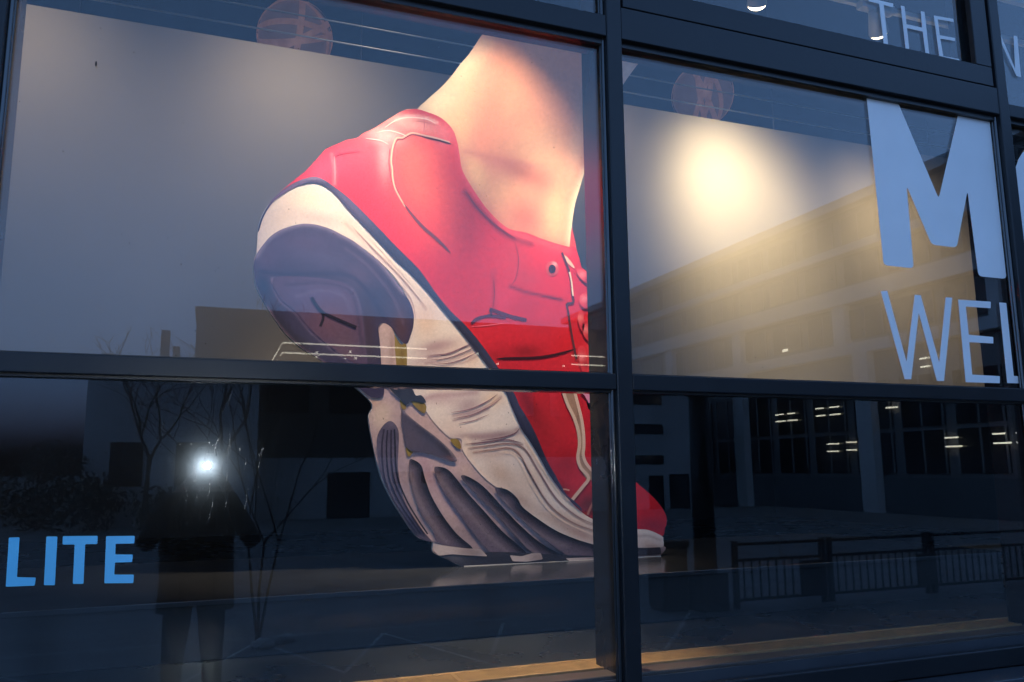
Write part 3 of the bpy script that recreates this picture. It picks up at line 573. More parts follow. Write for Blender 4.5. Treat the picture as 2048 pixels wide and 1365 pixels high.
patch('heel_pad', [(545, 560), (600, 556), (680, 566), (707, 590), (718, 620), (728, 680), (732, 738), (709, 730), (650, 688), (619, 660), (589, 624), (560, 600)], (88, 68, 92), 6, [
    (640, 590, 60, 20, 0, (92, 80, 116), .6), (660, 650, 50, 40, 30, (120, 80, 88), .55), (690, 700, 20, 40, 0, (110, 82, 92), .5), (600, 600, 30, 30, 0, (84, 74, 108), .5)], [([(570, 572), (640, 568), (695, 582), (712, 620), (722, 700)], 3, (66, 56, 80), .7), ([(590, 596), (640, 584), (684, 594), (700, 625)], 2.6, (110, 94, 120), .6)], sp=3.6, parent=hp)
ribbon('sole_mark', [(622, 597), (631, 612), (644, 627), (660, 635), (678, 643), (694, 650), (711, 657)], 6.5, (34, 24, 36), 7, hp, False)
ribbon('sole_mark', [(644, 628), (645, 640), (639, 655)], 5.5, (38, 28, 38), 7, hp)
patch('arch_block', [(760, 735), (782, 776.8), (800, 778), (821, 778.5), (829.5, 792), (841, 792), (850, 806), (838, 806), (821, 804), (809, 811), (796, 797), (775, 775)], (54, 58, 74), 6, sp=4)
patch('pale_strut', [(757, 668), (760, 652), (768, 649), (778, 655), (786, 668), (788, 700), (790, 745), (776, 770), (764, 765), (761, 720)], (206, 174, 166), 6, [(782, 700, 6, 50, 0, (160, 124, 112), .6)], sp=4)
blade = patch('arch_blade', [(801, 822), (806, 822), (814, 831), (838, 851), (863, 869.5), (885, 888), (902, 905), (912, 921.8), (899, 923), (880, 916.7), (865, 910), (838, 904), (826, 905), (811, 895), (806, 875), (801, 844)], (84, 78, 96), 6, [
    (850, 868, 40, 9, 38, (56, 60, 80), .85), (890, 902, 20, 8, 40, (44, 46, 60), .85), (820, 880, 16, 26, 0, (100, 88, 100), .5), (900, 918, 12, 4, 20, (124, 80, 70), .6)], [([(804, 822), (840, 850), (885, 886), (911, 920)], 2.6, (196, 170, 172), .5)], sp=3.5)
LUG = (112, 94, 104)
l1 = patch('lug', [(778, 843), (787, 847.6), (794, 859), (796, 874.6), (795, 903), (794, 928.5), (797, 958), (804, 993), (820, 1027.6), (844, 1061.8), (861, 1082), (848, 1080), (830, 1071), (806, 1036), (785, 1000), (766, 965), (757, 935), (752, 898), (752, 878), (757, 862.8), (767, 849)], (104, 94, 112), 6, [(776, 870, 30, 16, 0, (74, 66, 84), .6), (840, 1070, 30, 20, 40, (70, 58, 72), .7)], sp=3.5)
for dx, cc in ((764, (54, 50, 70)), (773, (48, 44, 62)), (782, (52, 48, 66)), (790, (40, 40, 54))):
    o = dx - 764
    ribbon('groove', [(764 + o * .8 + 2, 862 - abs(o - 13) * .2), (762 + o, 890), (763 + o, 925), (768 + o * 1.02, 960), (785 + o * .98, 1000), (808 + o * .9, 1036), (832 + o * .8, 1068)], 3.2, cc, 7, l1)
for pts, dk in (([(816.7, 921.6), (827, 921), (840.6, 932), (847.5, 956), (861, 993), (885, 1034), (912, 1068.6), (943, 1097.6), (899, 1092.5), (871, 1083), (864.6, 1062), (840.6, 1027.6), (823.5, 983), (816.7, 952)], [(829, 922), (841, 932), (847.5, 956), (861, 993), (885, 1034), (912, 1068.6), (943, 1097.6)]),
               ([(866, 938.7), (871, 933.6), (892, 938.7), (909, 956), (933, 986.6), (967, 1024), (1001, 1062), (1032, 1089), (1052.5, 1109.6), (1022, 1107), (981, 1106), (946.6, 1068.6), (916, 1027.6), (888.5, 990), (871, 956)], [(885, 936), (895, 940), (909, 956), (933, 986.6), (967, 1024), (1001, 1062), (1032, 1089), (1052, 1109)]),
               ([(919, 954), (926, 950.7), (950, 962.6), (974, 983), (1008, 1020.7), (1042, 1055), (1073, 1082), (1107, 1103), (1131, 1114), (1090, 1116), (1059, 1103), (1025, 1068.6), (987.6, 1027.6), (953, 993), (928, 966)], [(935, 954), (950, 962.6), (974, 983), (1008, 1020.7), (1042, 1055), (1073, 1082), (1107, 1103), (1130, 1113)]),
               ([(988, 976), (1011.5, 979.7), (1032, 997), (1042, 1014), (1073, 1038), (1110.6, 1062), (1151.6, 1079), (1188, 1090), (1188, 1090), (1190, 1112), (1190, 1112), (1184, 1113), (1138, 1112), (1104, 1092.5), (1066, 1062), (1022, 1021), (995, 992)], [(1005, 979), (1020, 985), (1032, 997), (1042, 1014), (1073, 1038), (1110.6, 1062), (1151.6, 1079), (1188, 1092)])):
    P0 = np.array(pts[:6]).mean(0); rt = dk
    lg = patch('lug', pts, LUG, 6, [(P0[0], P0[1] + 10, 26, 22, 40, (78, 58, 64), .6)], [(rt, 15, (22, 20, 26), .97), (rt[:-1], 6, (14, 13, 17), .8), ([(a - 22, b + 14) for a, b in rt[1:-1]], 5, (150, 130, 130), .4)], sp=2.8)
patch('base_shadow', [(866, 1102), (900, 1106), (945, 1110), (975, 1104), (1016, 1104), (1060, 1106), (1130, 1110), (1186, 1112), (1186, 1121), (1186, 1121), (925, 1134), (925, 1134), (899, 1122), (873.4, 1110)], (56, 52, 58), 7, [(905, 1114, 24, 8, 15, (104, 98, 100), .7), (1000, 1118, 60, 6, -3, (40, 38, 44), .7)], sp=4)  # shadow between lugs and base line, painted into the print as a dark patch
for pts in ([(863.5, 1086), (880, 1090), (925, 1096), (958, 1098), (972, 1112), (945, 1111), (900, 1108), (875, 1111), (864, 1101)], [(1016, 1110), (1040, 1112), (1060, 1106), (1078, 1106), (1082, 1118), (1050, 1123), (1022, 1122)], [(1127, 1116), (1150, 1115), (1188, 1114), (1188, 1120), (1134, 1121)]):
    c_ = np.mean(pts, 0)
    patch('ground_lug', rnd_poly(pts, 3), (214, 190, 178), 8, [(c_[0] + 20, c_[1], 20, 12, 0, (150, 124, 120), .6), (c_[0] + 40, c_[1] + 5, 20, 12, 0, (100, 80, 84), .5)], sp=4, smooth=False)
patch('toe_outsole', [(1186, 1089), (1186, 1089), (1271, 1095), (1316, 1094), (1316, 1094), (1318, 1108), (1318, 1108), (1250, 1112), (1186, 1115), (1186, 1115)], (40, 36, 42), 7, [(1270, 1104, 50, 8, 0, (70, 58, 60), .5)], sp=4)
ribbon('base_edge', [(925, 1132.6), (1050, 1126.8), (1184, 1120.0), (1250, 1116.4), (1317, 1112.8)], 3.4, (240, 226, 208), 9)

# ------------------------------------------------------------------ vinyl lettering on the glass
VW = mat('white_vinyl', (.90, .90, .89), .45, 0, .04, 3, spec=.3)
VB = mat('blue_vinyl', (.11, .50, .78), .4, 0, .05, 3, spec=.3)
def word(name, letters, m, lab, r=1.0, planar=False):
    pos = [p for L in letters for p in L]
    W0 = [(p if planar else at(p[0], p[1], YG)[[0, 2]]) for p in pos]
    ox, oz = min(p[0] for p in W0), min(p[1] for p in W0)
    e = tag(empty(name, (ox, YG, oz)), lab, 'lettering')
    for L in letters:
        pts = rnd_poly(L, r); q = [(p if planar else at(p[0], p[1], YG)[[0, 2]]) for p in pts]
        vs, es, fs, *_ = delaunay_2d_cdt([Vector((p[0] - ox, p[1] - oz)) for p in q], [], [list(range(len(q)))], 1, 1e-5)
        bm = bmesh.new(); V = [bm.verts.new((v.x, -.0014, v.y)) for v in vs]; f_ = [bm.faces.new([V[i] for i in f]) for f in fs]
        ex = bmesh.ops.extrude_face_region(bm, geom=f_)
        for v in ex['geom']:
            if isinstance(v, bmesh.types.BMVert): v.co.y = -.0006
        bmesh.ops.recalc_face_normals(bm, faces=bm.faces)
        me = bpy.data.meshes.new('letter'); bm.to_mesh(me); bm.free(); me.materials.append(m)
        link(bpy.data.objects.new('letter', me), e)
word('vinyl_word', [[(18, 1075.6), (39.5, 1075), (34, 1154.7), (71.8, 1155.5), (69.6, 1171.6), (11.7, 1173.8)], [(93, 1073.4), (115, 1073.4), (109.9, 1170.8), (87.9, 1170.8)],
     [(126, 1072.7), (195.5, 1072), (194.8, 1088.4), (170.6, 1088.8), (167, 1168), (145.7, 1168), (149.4, 1089.5), (125, 1089.5)],
     [(212.4, 1072.7), (269.5, 1072), (268.8, 1087.3), (231.4, 1088), (230.7, 1109.3), (265.9, 1109.3), (264.4, 1124.7), (230, 1125.4), (228.5, 1149.6), (268, 1149.6), (266.6, 1166.5), (208.7, 1167)]],
     VB, 'bright blue letters LITE on the lower left pane', 2.2)
word('vinyl_word', [[(1731.5, 182), (1790, 193), (1877, 398), (1918, 220.5), (1977.5, 231.5), (2012.5, 558.5), (1956.5, 553), (1934.5, 382.5), (1913, 496), (1863, 490), (1812.8, 372), (1827, 537.5), (1767, 531)]], VW, 'large bold pale blue letter M on the right pane', 8)
Zt, Zb = 3.10, 2.42
def arc(cx, cz, rx, rz, a0, a1, n=10): return [(cx + rx * math.cos(a), cz + rz * math.sin(a)) for a in np.linspace(a0, a1, n)]
ring_o = arc(3.72, 2.78, .30, .36, math.pi / 2, 2.5 * math.pi - .02, 30); ring_i = arc(3.72, 2.78, .145, .20, 2.5 * math.pi - .02, math.pi / 2, 30)
word('vinyl_word', [ring_o + ring_i], VW, 'bold pale blue round letter cut off at the right edge', .002, True)
word('vinyl_word', [[(1761, 583), (1774, 582), (1812.6, 724), (1829, 590), (1841, 591.4), (1878, 726), (1891, 595), (1904, 596), (1887.6, 762.6), (1873.5, 762.6), (1837, 625.4), (1822, 759), (1809, 759)],
     [(1915.8, 599.6), (1981, 604), (1981, 617), (1931, 613.7), (1937, 670), (1986, 674.7), (1986, 687.5), (1938, 685), (1944, 749.7), (1999, 753), (1999, 767), (1931, 765)],
     [(1998, 605.5), (2012, 606.6), (2027, 752.5), (2052, 753.8), (2053, 767.8), (2014, 766.5)]], VW, 'thin pale blue letters WEL below the bold M', 1.0)
word('vinyl_word', [[(1736, -4), (1786, 8), (1786, 15.5), (1767, 11), (1777, 100), (1768, 98), (1758, 8.5), (1737, 3.5)],
     [(1801, 12), (1808.5, 13.5), (1812.5, 49), (1843.5, 56), (1841, 23), (1848.6, 24.5), (1858.5, 113), (1851, 111), (1845, 64), (1813.5, 57), (1818.5, 103), (1811, 101)],
     [(1867, 31.7), (1906, 38.6), (1906.8, 45), (1875, 39.5), (1879, 71), (1909.7, 77), (1910, 83), (1880, 78), (1886, 113), (1918, 119), (1918.5, 126), (1879, 119.6)]], VW, 'thin pale blue letters THE on the opening sash', .8)
word('vinyl_word', [[(1991.5, 64.5), (1999, 66), (2029.6, 137.7), (2026.7, 71.8), (2034, 73), (2041.5, 155), (2032.5, 153), (2000, 83), (2006.5, 146.5), (2000, 145)]], VW, 'thin pale blue letter N at the right edge', .8)

# ------------------------------------------------------------------ outdoors, on the street side (y < 0); seen in the glass
ASPH = mat('plaza_concrete', (.21, .21, .21), .75, 0, .25, 1.5, bump=.2, bscale=200)
PAVE = mat('pavement_concrete', (.21, .21, .21), .7, 0, .2, 2.0, bump=.1, bscale=120)
KERB = mat('kerb_stone', (.26, .27, .28), .7, 0, .15, 6)
JOINT = mat('pale_joint', (.6, .62, .62), .7, 0, .2, 8)
struct(MB().quad((-600, -600, -.12), (600, -600, -.12), (600, 600, -.12), (-600, 600, -.12)).build('ground', mat('ground_earth', (.06, .065, .06), .9, 0, .3, .2)))
struct(box('plaza', (-80, -25.8, -.16), (21.9, -6.05, -.004), ASPH))
pv = struct(box('pavement', (-80, -5.92, -.2), (21.9, -.001, 0.0), PAVE))
for (p, q) in (((-.3, -4.0), (.53, -5.8)), ((.53, -5.8), (1.1, -4.3)), ((1.1, -4.25), (1.72, -5.72)), ((1.72, -5.72), (2.35, -3.9)), ((2.4, -4.4), (2.99, -5.73)), ((3.9, -4.0), (5.2, -5.6)), ((5.2, -5.6), (6.1, -4.2)), ((-2.0, -5.7), (-.3, -4.0))):
    a, b = Vector((p[0], p[1], 0)), Vector((q[0], q[1], 0)); d = (b - a).normalized(); n_ = Vector((-d.y, d.x, 0)) * .018
    m_ = MB(); m_.bm.faces.new([m_.bm.verts.new(v + Vector((0, 0, .004))) for v in (a + n_, b + n_, b - n_, a - n_)]); m_.build('paving_joint', JOINT, pv)
for k in range(34):
    box('kerbstone', (-18 + k * 1.0 + .006, -6.05, -.2), (-17 + k * 1.0 - .006, -5.92, .004), KERB, pv, .008, 1)
WALLA = mat('dark_brick_facade', (.055, .045, .040), .85, 0, .25, 1.0, bump=.2, bscale=12)
WALLG = mat('grey_render', (.36, .36, .36), .8, 0, .12, .6, bump=.05)
WALLW = mat('pale_render', (.38, .38, .39), .8, 0, .12, .6, bump=.05)
WALLO = mat('office_dark_panel', (.17, .17, .175), .5, 0, .2, .6)
CONC = mat('office_pale_concrete', (.50, .50, .50), .75, 0, .12, .8)
WGL = mat('dark_window', (.012, .014, .018), .08, 0, .1, 1, spec=.6)
BLK = mat('black_steel', (.012, .013, .015), .4, 0, .1, 5)
WFR = mat('window_frame_grey', (.16, .165, .17), .5, 0, .1)
ROOFM = mat('roof_felt', (.05, .05, .052), .9, 0, .2)
TUBE = mat('fluorescent_tube', (.9, .9, .85), .4, 0, 0, emit=(1.0, .93, .70), estr=5.5)
STRIPL = mat('light_strip', (.9, .9, .85), .4, 0, 0, emit=(1.0, .90, .66), estr=4.2)

def bparts(root, o): return Vector(root.location)
def bpart(root, name, a, b, m, parent=None, bev=0.0):
    L = root.location
    return box(name, (a[0] - L.x, a[1] - L.y, a[2] - L.z), (b[0] - L.x, b[1] - L.y, b[2] - L.z), m, parent or root, bev)
# dark flat-roofed block opposite
A = tag(empty('dark_building', (7.2, -30, -.1)), 'dark brown flat-roofed block across the street, mirrored behind the shoe', 'building')
bpart(A, 'wall', (-.55, -36, -.1), (15.0, -26.1, 7.0), WALLA)
bpart(A, 'roof', (-.62, -36.1, 7.0), (15.05, -26.02, 7.12), ROOFM)
bpart(A, 'base_wall', (1.6, -26.1, -.1), (15.0, -25.98, 2.05), WALLG)
bpart(A, 'doorway', (3.9, -25.98, -.1), (5.35, -25.90, 1.55), WGL)
for x in (6.2, 7.2): bpart(A, 'window', (x, -25.98, 1.15), (x + .7, -25.9, 1.55), WGL)
for k in range(6):
    w = bpart(A, 'window', (1.8 + k * 2.1, -26.1, 3.6), (3.2 + k * 2.1, -26.04, 5.0), WGL)
cn = bpart(A, 'canopy', (2.1, -26.1, 5.30), (15.0, -25.3, 5.42), WALLA)
for z in (5.97, 5.62):
    bpart(A, 'light_strip', (2.25, -25.95, z), (7.35, -25.90, z + .045), STRIPL)
    bpart(A, 'light_strip', (13.2, -25.95, z), (15.0, -25.90, z + .045), STRIPL)
    L = A.location
    MB().tube((2.25 - L.x, -25.92 - L.y, z + .02 - L.z), (1.85 - L.x, -25.92 - L.y, z - .75 - L.z), .02, n=6).build('light_strip', STRIPL, A)
rn = random.Random(11)
for k in range(16):
    x = rn.choice([rn.uniform(.6, 7.6), rn.uniform(9, 14.8)]); z = rn.uniform(4.85, 5.9)
    bpart(A, 'facade_lamp', (x, -26.0, z), (x + .07, -25.93, z + .07), STRIPL)
# lower grey house left of it
G = tag(empty('grey_building', (-1, -27, -.1)), 'pale grey low building with chimneys, mirrored left of the photographer', 'building')
bpart(G, 'wall', (-3.42, -29, -.1), (1.45, -24.1, 4.62), WALLG)
bpart(G, 'roof', (-3.5, -29.1, 4.62), (1.52, -24.0, 4.74), ROOFM)
for x, w, h in ((-1.55, .26, 6.05), (-1.18, .2, 5.55), (-3.2, .35, 5.25), (.6, .4, 5.1)): bpart(G, 'chimney', (x, -25.2, 4.74), (x + w, -24.8, h), WALLA)
for x in (-2.7, -.9): bpart(G, 'window', (x, -24.1, 1.2), (x + .9, -24.03, 2.5), WGL)
# pale annex with slot windows
X = tag(empty('pale_annex', (17, -28, -.1)), 'pale grey annex with dark slot windows and doors, mirrored beside the toe', 'building')
bpart(X, 'wall', (15.06, -32, -.1), (19.2, -26.1, 5.2), WALLW)
bpart(X, 'roof', (15.06, -32.1, 5.2), (19.3, -26.0, 5.32), ROOFM)
for z0, z1 in ((4.15, 4.75), (2.95, 3.35), (1.75, 2.1)): bpart(X, 'slot_window', (15.2, -26.1, z0), (17.25, -26.03, z1), WGL)
bpart(X, 'door', (16.55, -26.1, -.1), (17.2, -26.03, 1.3), WGL); bpart(X, 'door', (17.5, -26.1, -.1), (18.4, -26.03, 1.35), WGL)
# long office building at right angles
B = tag(empty('office_building', (30, -24, -.1)), 'long multi-storey office block with pale bands and lit rooms, mirrored at right', 'building')
YN, YF = -4.0, -46.0
bpart(B, 'wall', (22.3, YF, -.1), (40, YN, 11.2), WALLO)
bpart(B, 'roof', (21.8, YF - .1, 11.2), (40.2, YN + .1, 11.55), CONC)
for z0, z1 in ((7.55, 8.15), (5.65, 6.05), (9.45, 9.75)): bpart(B, 'band', (21.85, YF, z0), (22.3, YN, z1), CONC)
bpart(B, 'ground_floor_wall', (22.2, YF, -.1), (22.3, YN, 1.2), mat('office_base', (.10, .105, .11), .7, 0, .15, 1))
for y in (-27.3, -20.0, -12.5): bpart(B, 'column', (21.86, y - .35, -.1), (22.2, y + .35, 5.65), CONC)
for y in (-33, -27.3, -21, -14.5, -8): bpart(B, 'pilaster', (21.95, y - .3, 6.05), (22.29, y + .3, 7.55), CONC)
lit = {(0, 5), (0, 7), (0, 10), (1, 6), (1, 11), (1, 12), (0, 14)}
for r_, (z0, z1) in enumerate(((2.9, 4.6), (1.35, 2.75), (6.25, 7.35), (8.35, 9.3), (9.9, 10.9))):
    for k in range(19):
        y0 = -44.5 + k * 2.15
        w = bpart(B, 'window', (22.22, y0, z0), (22.29, y0 + 1.75, z1), WGL)
        L = B.location
        for j in (0, 1, 2):
            yy = y0 + j * .845
            box('frame_bar', (22.19 - L.x, yy - L.y, z0 - L.z), (22.222 - L.x, yy + .06, z1 - L.z) if False else (22.2195 - L.x, yy + .06 - L.y, z1 - L.z), WFR, w)
def office_tubes(y, z, n=2):
    for k in range(n):
        for dz in (0, -.28):
            bpart(B, 'ceiling_tube', (22.10, y + k * .75, z + dz), (22.16, y + k * .75 + rn.uniform(.38, .58), z + dz + .045), TUBE)
for y, z, n in ((-25.1, 3.72, 2), (-22.7, 3.80, 2), (-19.2, 3.86, 1), (-22.2, 2.42, 1), (-21.2, 2.45, 1), (-16.9, 2.45, 1), (-15.2, 2.50, 2), (-17.6, 5.1, 1)): office_tubes(y, z, n)
for y, z in ((-31.5, 5.15), (-32.3, 5.1), (-33.2, 5.05), (-30.9, 5.2), (-21.0, 7.0), (-24.4, 6.3)):
    bpart(B, 'ceiling_tube', (22.10, y, z), (22.16, y + .28, z + .10), TUBE)
# railing
RL = tag(empty('street_railing', (5.75, -5.5, 0)), 'low black metal railing with upright bars, mirrored at lower right', 'railing')
def rail(x0, x1):
    for z in (.70, .52, .08): MB().box((x0, -.018, z), (x1, .018, z + .035), .004, 1).build('rail', BLK, RL)
    n = int((x1 - x0) / .115)
    for k in range(1, n): MB().tube((x0 + k * .115, 0, .1), (x0 + k * .115, 0, .535), .011, n=8).build('bar', BLK, RL)
    for x in (x0, x1): MB().box((x - .03, -.03, 0), (x + .03, .03, .76), .005, 1).build('post', BLK, RL)
rail(0, 1.25); rail(1.36, 2.9); rail(3.0, 5.0)
for x in (.9, 2.7): MB().box((x, .02, .12), (x + .32, .05, .5), .005, 1).build('sign_plate', BLK, RL)
# litter bin
bn = tag(empty('litter_bin', (5.02, -6.02 + .25, 0)), 'square dark litter bin, mirrored just right of the toe', 'litter bin')
MB().box((-.17, -.17, .03), (.17, .17, .68), .02, 2).build('body', BLK, bn); MB().box((-.19, -.19, .70), (.19, .19, .78), .02, 2).build('lid', BLK, bn)
MB().box((-.12, .171, .54), (.12, .176, .64)).build('slot', RUBBER, bn); MB().box((-.15, -.15, 0), (.15, .15, .03)).build('foot', BLK, bn)
for x in (-.15, .15): MB().box((x - .015, -.15, .68), (x + .015, .15, .70)).build('lid_bracket', BLK, bn)
# dark round post with base box
po = tag(empty('street_column', (5.42, -5.6, 0)), 'dark round street column on a box base, mirrored beside the railing', 'column')
MB().box((-.18, -.18, 0), (.18, .18, .42), .015, 2).build('base', BLK, po); MB().tube((0, 0, .42), (0, 0, 2.45), .13, .12, n=20).build('shaft', BLK, po, True)
MB().tube((0, 0, 2.45), (0, 0, 2.52), .15, .08, n=20).build('cap', BLK, po, True)
# trees and shrubs
BARK = mat('bark', (.045, .038, .032), .9, 0, .3, 12, bump=.3, bscale=40)
TWIG = mat('twig', (.03, .027, .024), .9, 0, .2, 12)
def branch(mb, p, d, L, r, depth, rn, tw):
    q = p + d * L; mb_ = tw if r < .012 else mb
    mid = p + d * L * .5 + Vector((rn.gauss(0, .03), rn.gauss(0, .03), rn.gauss(0, .02))) * L
    mb_.tube(p, mid, r, r * .85, n=6, caps=False); mb_.tube(mid, q, r * .85, r * .68, n=6, caps=False)
    if depth == 0: return
    for k in range(rn.choice((2, 2, 3))):
        nd = (d + Vector((rn.gauss(0, .42), rn.gauss(0, .42), rn.gauss(.12, .2)))).normalized()
        branch(mb, q, nd, L * rn.uniform(.6, .85), r * .66, depth - 1, rn, tw)
def bare_tree(loc, h, r, stems, depth, lab, seed, group):
    t = tag(empty('bare_tree', loc), lab, 'tree', group); rn = random.Random(seed); tk, tw = MB(), MB()
    for s in range(stems):
        a = rn.uniform(0, 6.28) if stems > 1 else 0; sp_ = .16 if stems > 1 else .03
        d = Vector((sp_ * math.cos(a), sp_ * math.sin(a), 1)).normalized()
        if stems > 1: d = Vector(((-.13, .02, .17)[s % 3], rn.uniform(-.05, .05), 1)).normalized()
        branch(tk, Vector((0, 0, -.02)), d, h, r, depth, rn, tw)
    tk.build('trunk', BARK, t, True); tw.build('crown', TWIG, t, True)
bare_tree((.53, -5.75, 0), .95, .016, 3, 5, 'slim bare sapling with three stems, mirrored right of the photographer', 4, 'bare trees')
bare_tree((.3, -21.5, 0), 1.9, .09, 1, 6, 'bare tree with fine twigs, mirrored above the camera flash', 9, 'bare trees')
bare_tree((-1.6, -22.5, 0), 1.6, .08, 1, 6, 'smaller bare tree, mirrored left of the camera flash', 15, 'bare trees')
# pale stones at the foot of the sapling
ST = mat('pale_stone', (.5, .5, .5), .8, 0, .2, 12, bump=.2)
for (x, y, r, lab) in ((.56, -5.5, .11, 'larger pale stone at the foot of the sapling'), (.78, -5.68, .10, 'smaller pale stone beside the sapling')):
    e = MB().sphere((0, 0, 0), r, 12, 8, (1, .9, .5)); rn = random.Random(int(x * 100))
    for v in e.bm.verts: v.co *= rn.uniform(.9, 1.1)
    o = e.build('stone', ST, None, True); o.location = (x, y, r * .3); tag(o, lab, 'stone')
LEAF = mat('dark_leaf', (.020, .028, .020), .7, 0, .4, 6)
def shrub(loc, rx, rz, lab, seed, n=900):
    t = tag(empty('shrub', loc), lab, 'shrub', 'dark shrubs across the street'); rn = random.Random(seed); bm = bmesh.new()
    cl = [(rn.gauss(0, .45) * rx, rn.gauss(0, .35) * rx, rn.uniform(.25, .8) * rz, rn.uniform(.25, .45)) for _ in range(9)]
    for _ in range(n):
        c = rn.choice(cl); d = Vector((rn.gauss(0, 1), rn.gauss(0, 1), rn.gauss(0, 1))).normalized() * (rn.random() ** .4)
        p = Vector((c[0], c[1], c[2])) + Vector((d.x * rx * c[3] * 1.4, d.y * rx * c[3] * 1.4, d.z * rz * c[3]))
        if p.z < .02: continue
        a = Vector((rn.gauss(0, 1), rn.gauss(0, 1), rn.gauss(0, 1))).normalized(); b = a.orthogonal().normalized(); s = rn.uniform(.06, .13)
        bm.faces.new([bm.verts.new(v) for v in (p - a * s, p + b * s * .5, p + a * s, p - b * s * .5)])
    me = bpy.data.meshes.new('foliage'); bm.to_mesh(me); bm.free(); me.materials.append(LEAF); link(bpy.data.objects.new('foliage', me), t)
    st = MB()
    for k in range(5): st.tube((0, 0, 0), (rn.gauss(0, .3) * rx, rn.gauss(0, .3) * rx, rz * .6), .03, .012, n=6)
    st.build('stem', BARK, t)
shrub((-4.5, -24.5, -.1), 1.4, 2.6, 'tall dark shrub, mirrored above the blue letters', 1)
shrub((-6.6, -24, -.1), 1.8, 1.7, 'broad dark shrub at the far left edge', 2)
shrub((-2.9, -23.2, -.1), 1.3, 1.5, 'low dark shrub in front of the grey building', 3)
shrub((-8.8, -24.5, -.1), 1.8, 2.0, 'dark shrub furthest out to the left, mostly outside the picture', 4)
shrub((-.9, -22.8, -.1), 1.2, 1.2, 'small dark shrub below the bare trees', 5)

# ------------------------------------------------------------------ the photographer and the camera with its flash
CAMB = mat('camera_black', (.012, .012, .013), .45, 0, .1, 30)
FLASH = mat('flash_tube', (.9, .95, 1), .3, 0, 0, emit=(.86, .94, 1.0), estr=3500)
cm = tag(empty('photo_camera', (0, -2.56, 1.575)), 'black camera with its flash firing, mirrored as the white glare', 'camera')
MB().box((-.062, -.035, -.045), (.062, .005, .038), .008, 3).build('body', CAMB, cm, True)
MB().tube((0, .005, .015), (0, .042, .015), .033, .031, n=24).build('lens', CAMB, cm, True)
MB().tube((-.05, -.015, .038), (-.05, -.015, .046), .008, n=14).build('shutter_button', CAMB, cm)
MB().box((.034, -.030, -.06), (.062, .022, -.045)).box((.034, .005, -.045), (.062, .022, .03), .005, 2).build('grip', CAMB, cm)
fh = MB().box((-.034, -.03, .0385), (.034, .012, .082), .006, 2).build('flash_head', CAMB, cm, True)
MB().tube((0, .0122, .060), (0, .0150, .060), .019, n=24).build('flash_window', FLASH, fh)
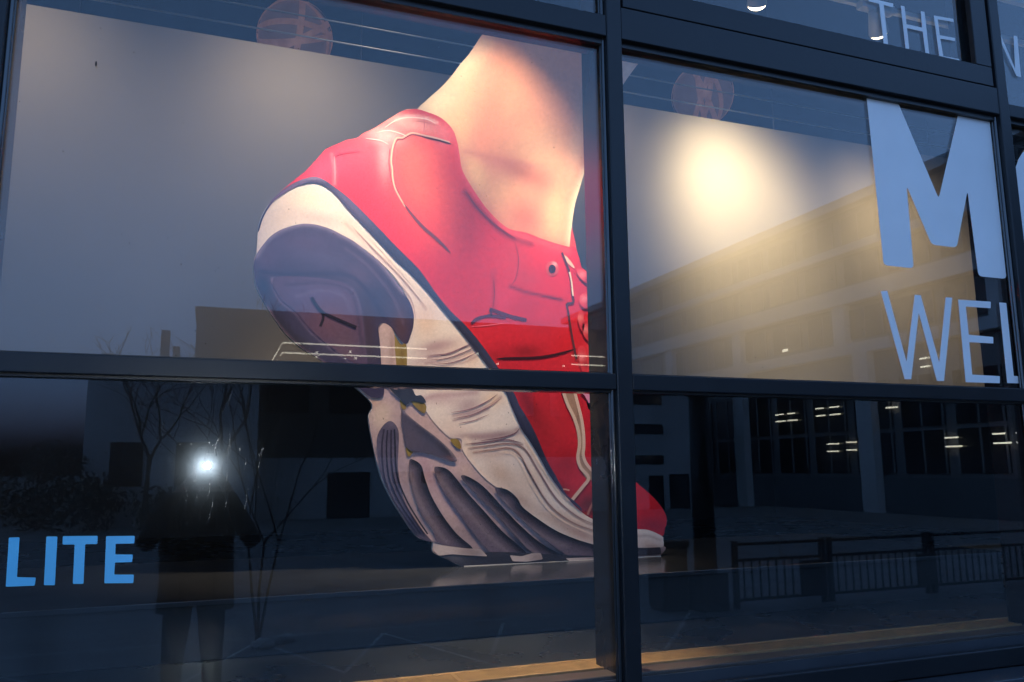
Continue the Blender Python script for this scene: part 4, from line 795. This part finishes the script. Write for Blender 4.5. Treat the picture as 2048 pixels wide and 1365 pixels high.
# figure, one skinned surface
def person():
    V, E, Rr = [], [], []
    def add(p, r, prev=None):
        V.append(p); Rr.append(r); i = len(V) - 1
        if prev is not None: E.append((prev, i))
        return i
    bx, by = -.03, -2.86
    pel = add((bx, by, .95), (.165, .12))
    wst = add((bx, by + .01, 1.10), (.165, .12), pel); ch = add((bx, by + .02, 1.30), (.185, .125), wst); sh = add((bx, by + .03, 1.43), (.13, .10), ch)
    nk = add((bx + .01, by + .06, 1.50), (.058, .058), sh); hd0 = add((.005, by + .095, 1.585), (.072, .085), nk); hd1 = add((.005, by + .085, 1.665), (.076, .092), hd0); add((.005, by + .075, 1.735), (.045, .05), hd1)
    for s in (-1, 1):
        s0 = add((bx + s * .17, by + .03, 1.415), (.075, .075), sh); el = add((bx + s * (.33 if s > 0 else .30), by + .10, 1.16), (.058, .058), s0)
        fo = add((bx + s * .22, by + .18, 1.36), (.046, .046), el); wr = add((s * .105, by + .255, 1.525), (.030, .030), fo); pm = add((s * .086, by + .275, 1.555), (.032, .018), wr)
        for k, (dx, dz, ln) in enumerate(((.0, .030, .030), (-.002, .012, .034), (-.002, -.006, .032), (.0, -.022, .026))):
            f1 = add((s * (.080 + dx), by + .300, 1.560 + dz), (.0095, .0095), pm); f2 = add((s * (.066 + dx), by + .300 + ln * .55, 1.563 + dz), (.0088, .0088), f1); add((s * (.050 + dx), by + .296 + ln * .6, 1.563 + dz), (.0078, .0078), f2)
        t1 = add((s * .078, by + .262, 1.535), (.011, .011), pm); add((s * .052, by + .256, 1.548), (.0095, .0095), t1)
        hp_ = add((bx + s * .09, by, .88), (.098, .10), pel); kn = add((bx + s * .11, by + .02, .50), (.066, .068), hp_); an = add((bx + s * .12, by - .01, .10), (.045, .05), kn)
        hl = add((bx + s * .12, by - .03, .045), (.042, .042), an); add((bx + s * .14, by + .14, .04), (.042, .035), hl)
    me = bpy.data.meshes.new('person'); me.from_pydata(V, E, []); o = bpy.data.objects.new('person', me); link(o)
    sk = o.modifiers.new('skin', 'SKIN'); sd = o.modifiers.new('sub', 'SUBSURF'); sd.levels = sd.render_levels = 2
    for i, r in enumerate(Rr): me.skin_vertices[0].data[i].radius = r
    me.skin_vertices[0].data[0].use_root = True
    dg = bpy.context.evaluated_depsgraph_get(); m2 = bpy.data.meshes.new_from_object(o.evaluated_get(dg)); o.modifiers.clear(); o.data = m2; m2.name = 'person'
    skin = mat('skin', (.42, .27, .20), .5, 0, .1, 10); jk = mat('dark_jacket', (.030, .030, .033), .8, 0, .25, 14, bump=.2, bscale=80); tr = mat('dark_trousers', (.010, .011, .014), .85, 0, .2, 14); sw = mat('grey_jumper', (.075, .07, .068), .9, 0, .15, 40); bo = mat('black_boots', (.01, .01, .01), .5, 0, .1)
    m2.materials.clear()
    for m_ in (skin, jk, tr, sw, bo): m2.materials.append(m_)
    for p in m2.polygons:
        c = p.center; p.use_smooth = True
        if c.z > 1.485 and (abs(c.x) < .125 or c.y > by + .2): p.material_index = 0
        elif c.z > .84: p.material_index = 3 if (abs(c.x - bx - .02) < .055 and c.y > by + .05) else 1
        elif c.z > .115: p.material_index = 2
        else: p.material_index = 4
    tag(o, 'person in open dark jacket holding a camera up to the face, mirrored at lower left', 'person')
    # head details
    F_ = lambda n, mb, m_: mb.build(n, m_, o, True)
    hx, hy, hz = .005, by + .09, 1.64
    F_('hair', MB().sphere((hx, hy - .025, hz + .035), .098, 18, 12, (.95, 1.02, .95)), mat('brown_hair', (.03, .022, .016), .6, 0, .3, 40))
    F_('nose', MB().sphere((hx, hy + .094, hz - .03), .016, 10, 8, (.8, 1.1, 1.4)), skin)
    for s in (-1, 1):
        F_('ear', MB().sphere((hx + s * .078, hy - .01, hz - .02), .024, 10, 8, (.35, .8, 1.3)), skin)
        F_('eye', MB().sphere((hx + s * .032, hy + .078, hz - .008), .012, 10, 8), mat('eye_white', (.6, .6, .58), .2, 0, .1))
    F_('mouth', MB().sphere((hx, hy + .080, hz - .078), .022, 12, 8, (1.1, .45, .35)), mat('lips', (.34, .14, .12), .5, 0, .1))
    # open jacket skirt down to the thigh
    j = MB(); prof = [(1.43, .205, .135), (1.36, .222, .150), (1.15, .215, .155), (.95, .212, .160), (.80, .222, .168), (.78, .218, .164)]; N = 28; rows = []
    for z, rx, ry in prof:
        row = []
        for k in range(N):
            a = math.radians(118) + math.radians(304) * k / (N - 1)
            row.append(j.bm.verts.new((bx + rx * math.cos(a) * (1 + .03 * math.sin(a * 5 + z * 9)), by + .01 + ry * math.sin(a), z)))
        rows.append(row)
    for a_, b_ in zip(rows[:-1], rows[1:]):
        for k in range(N - 1): j.bm.faces.new((a_[k], a_[k + 1], b_[k + 1], b_[k]))
    jo = j.build('jacket', jk, o, True); so = jo.modifiers.new('thick', 'SOLIDIFY'); so.thickness = .012
person()
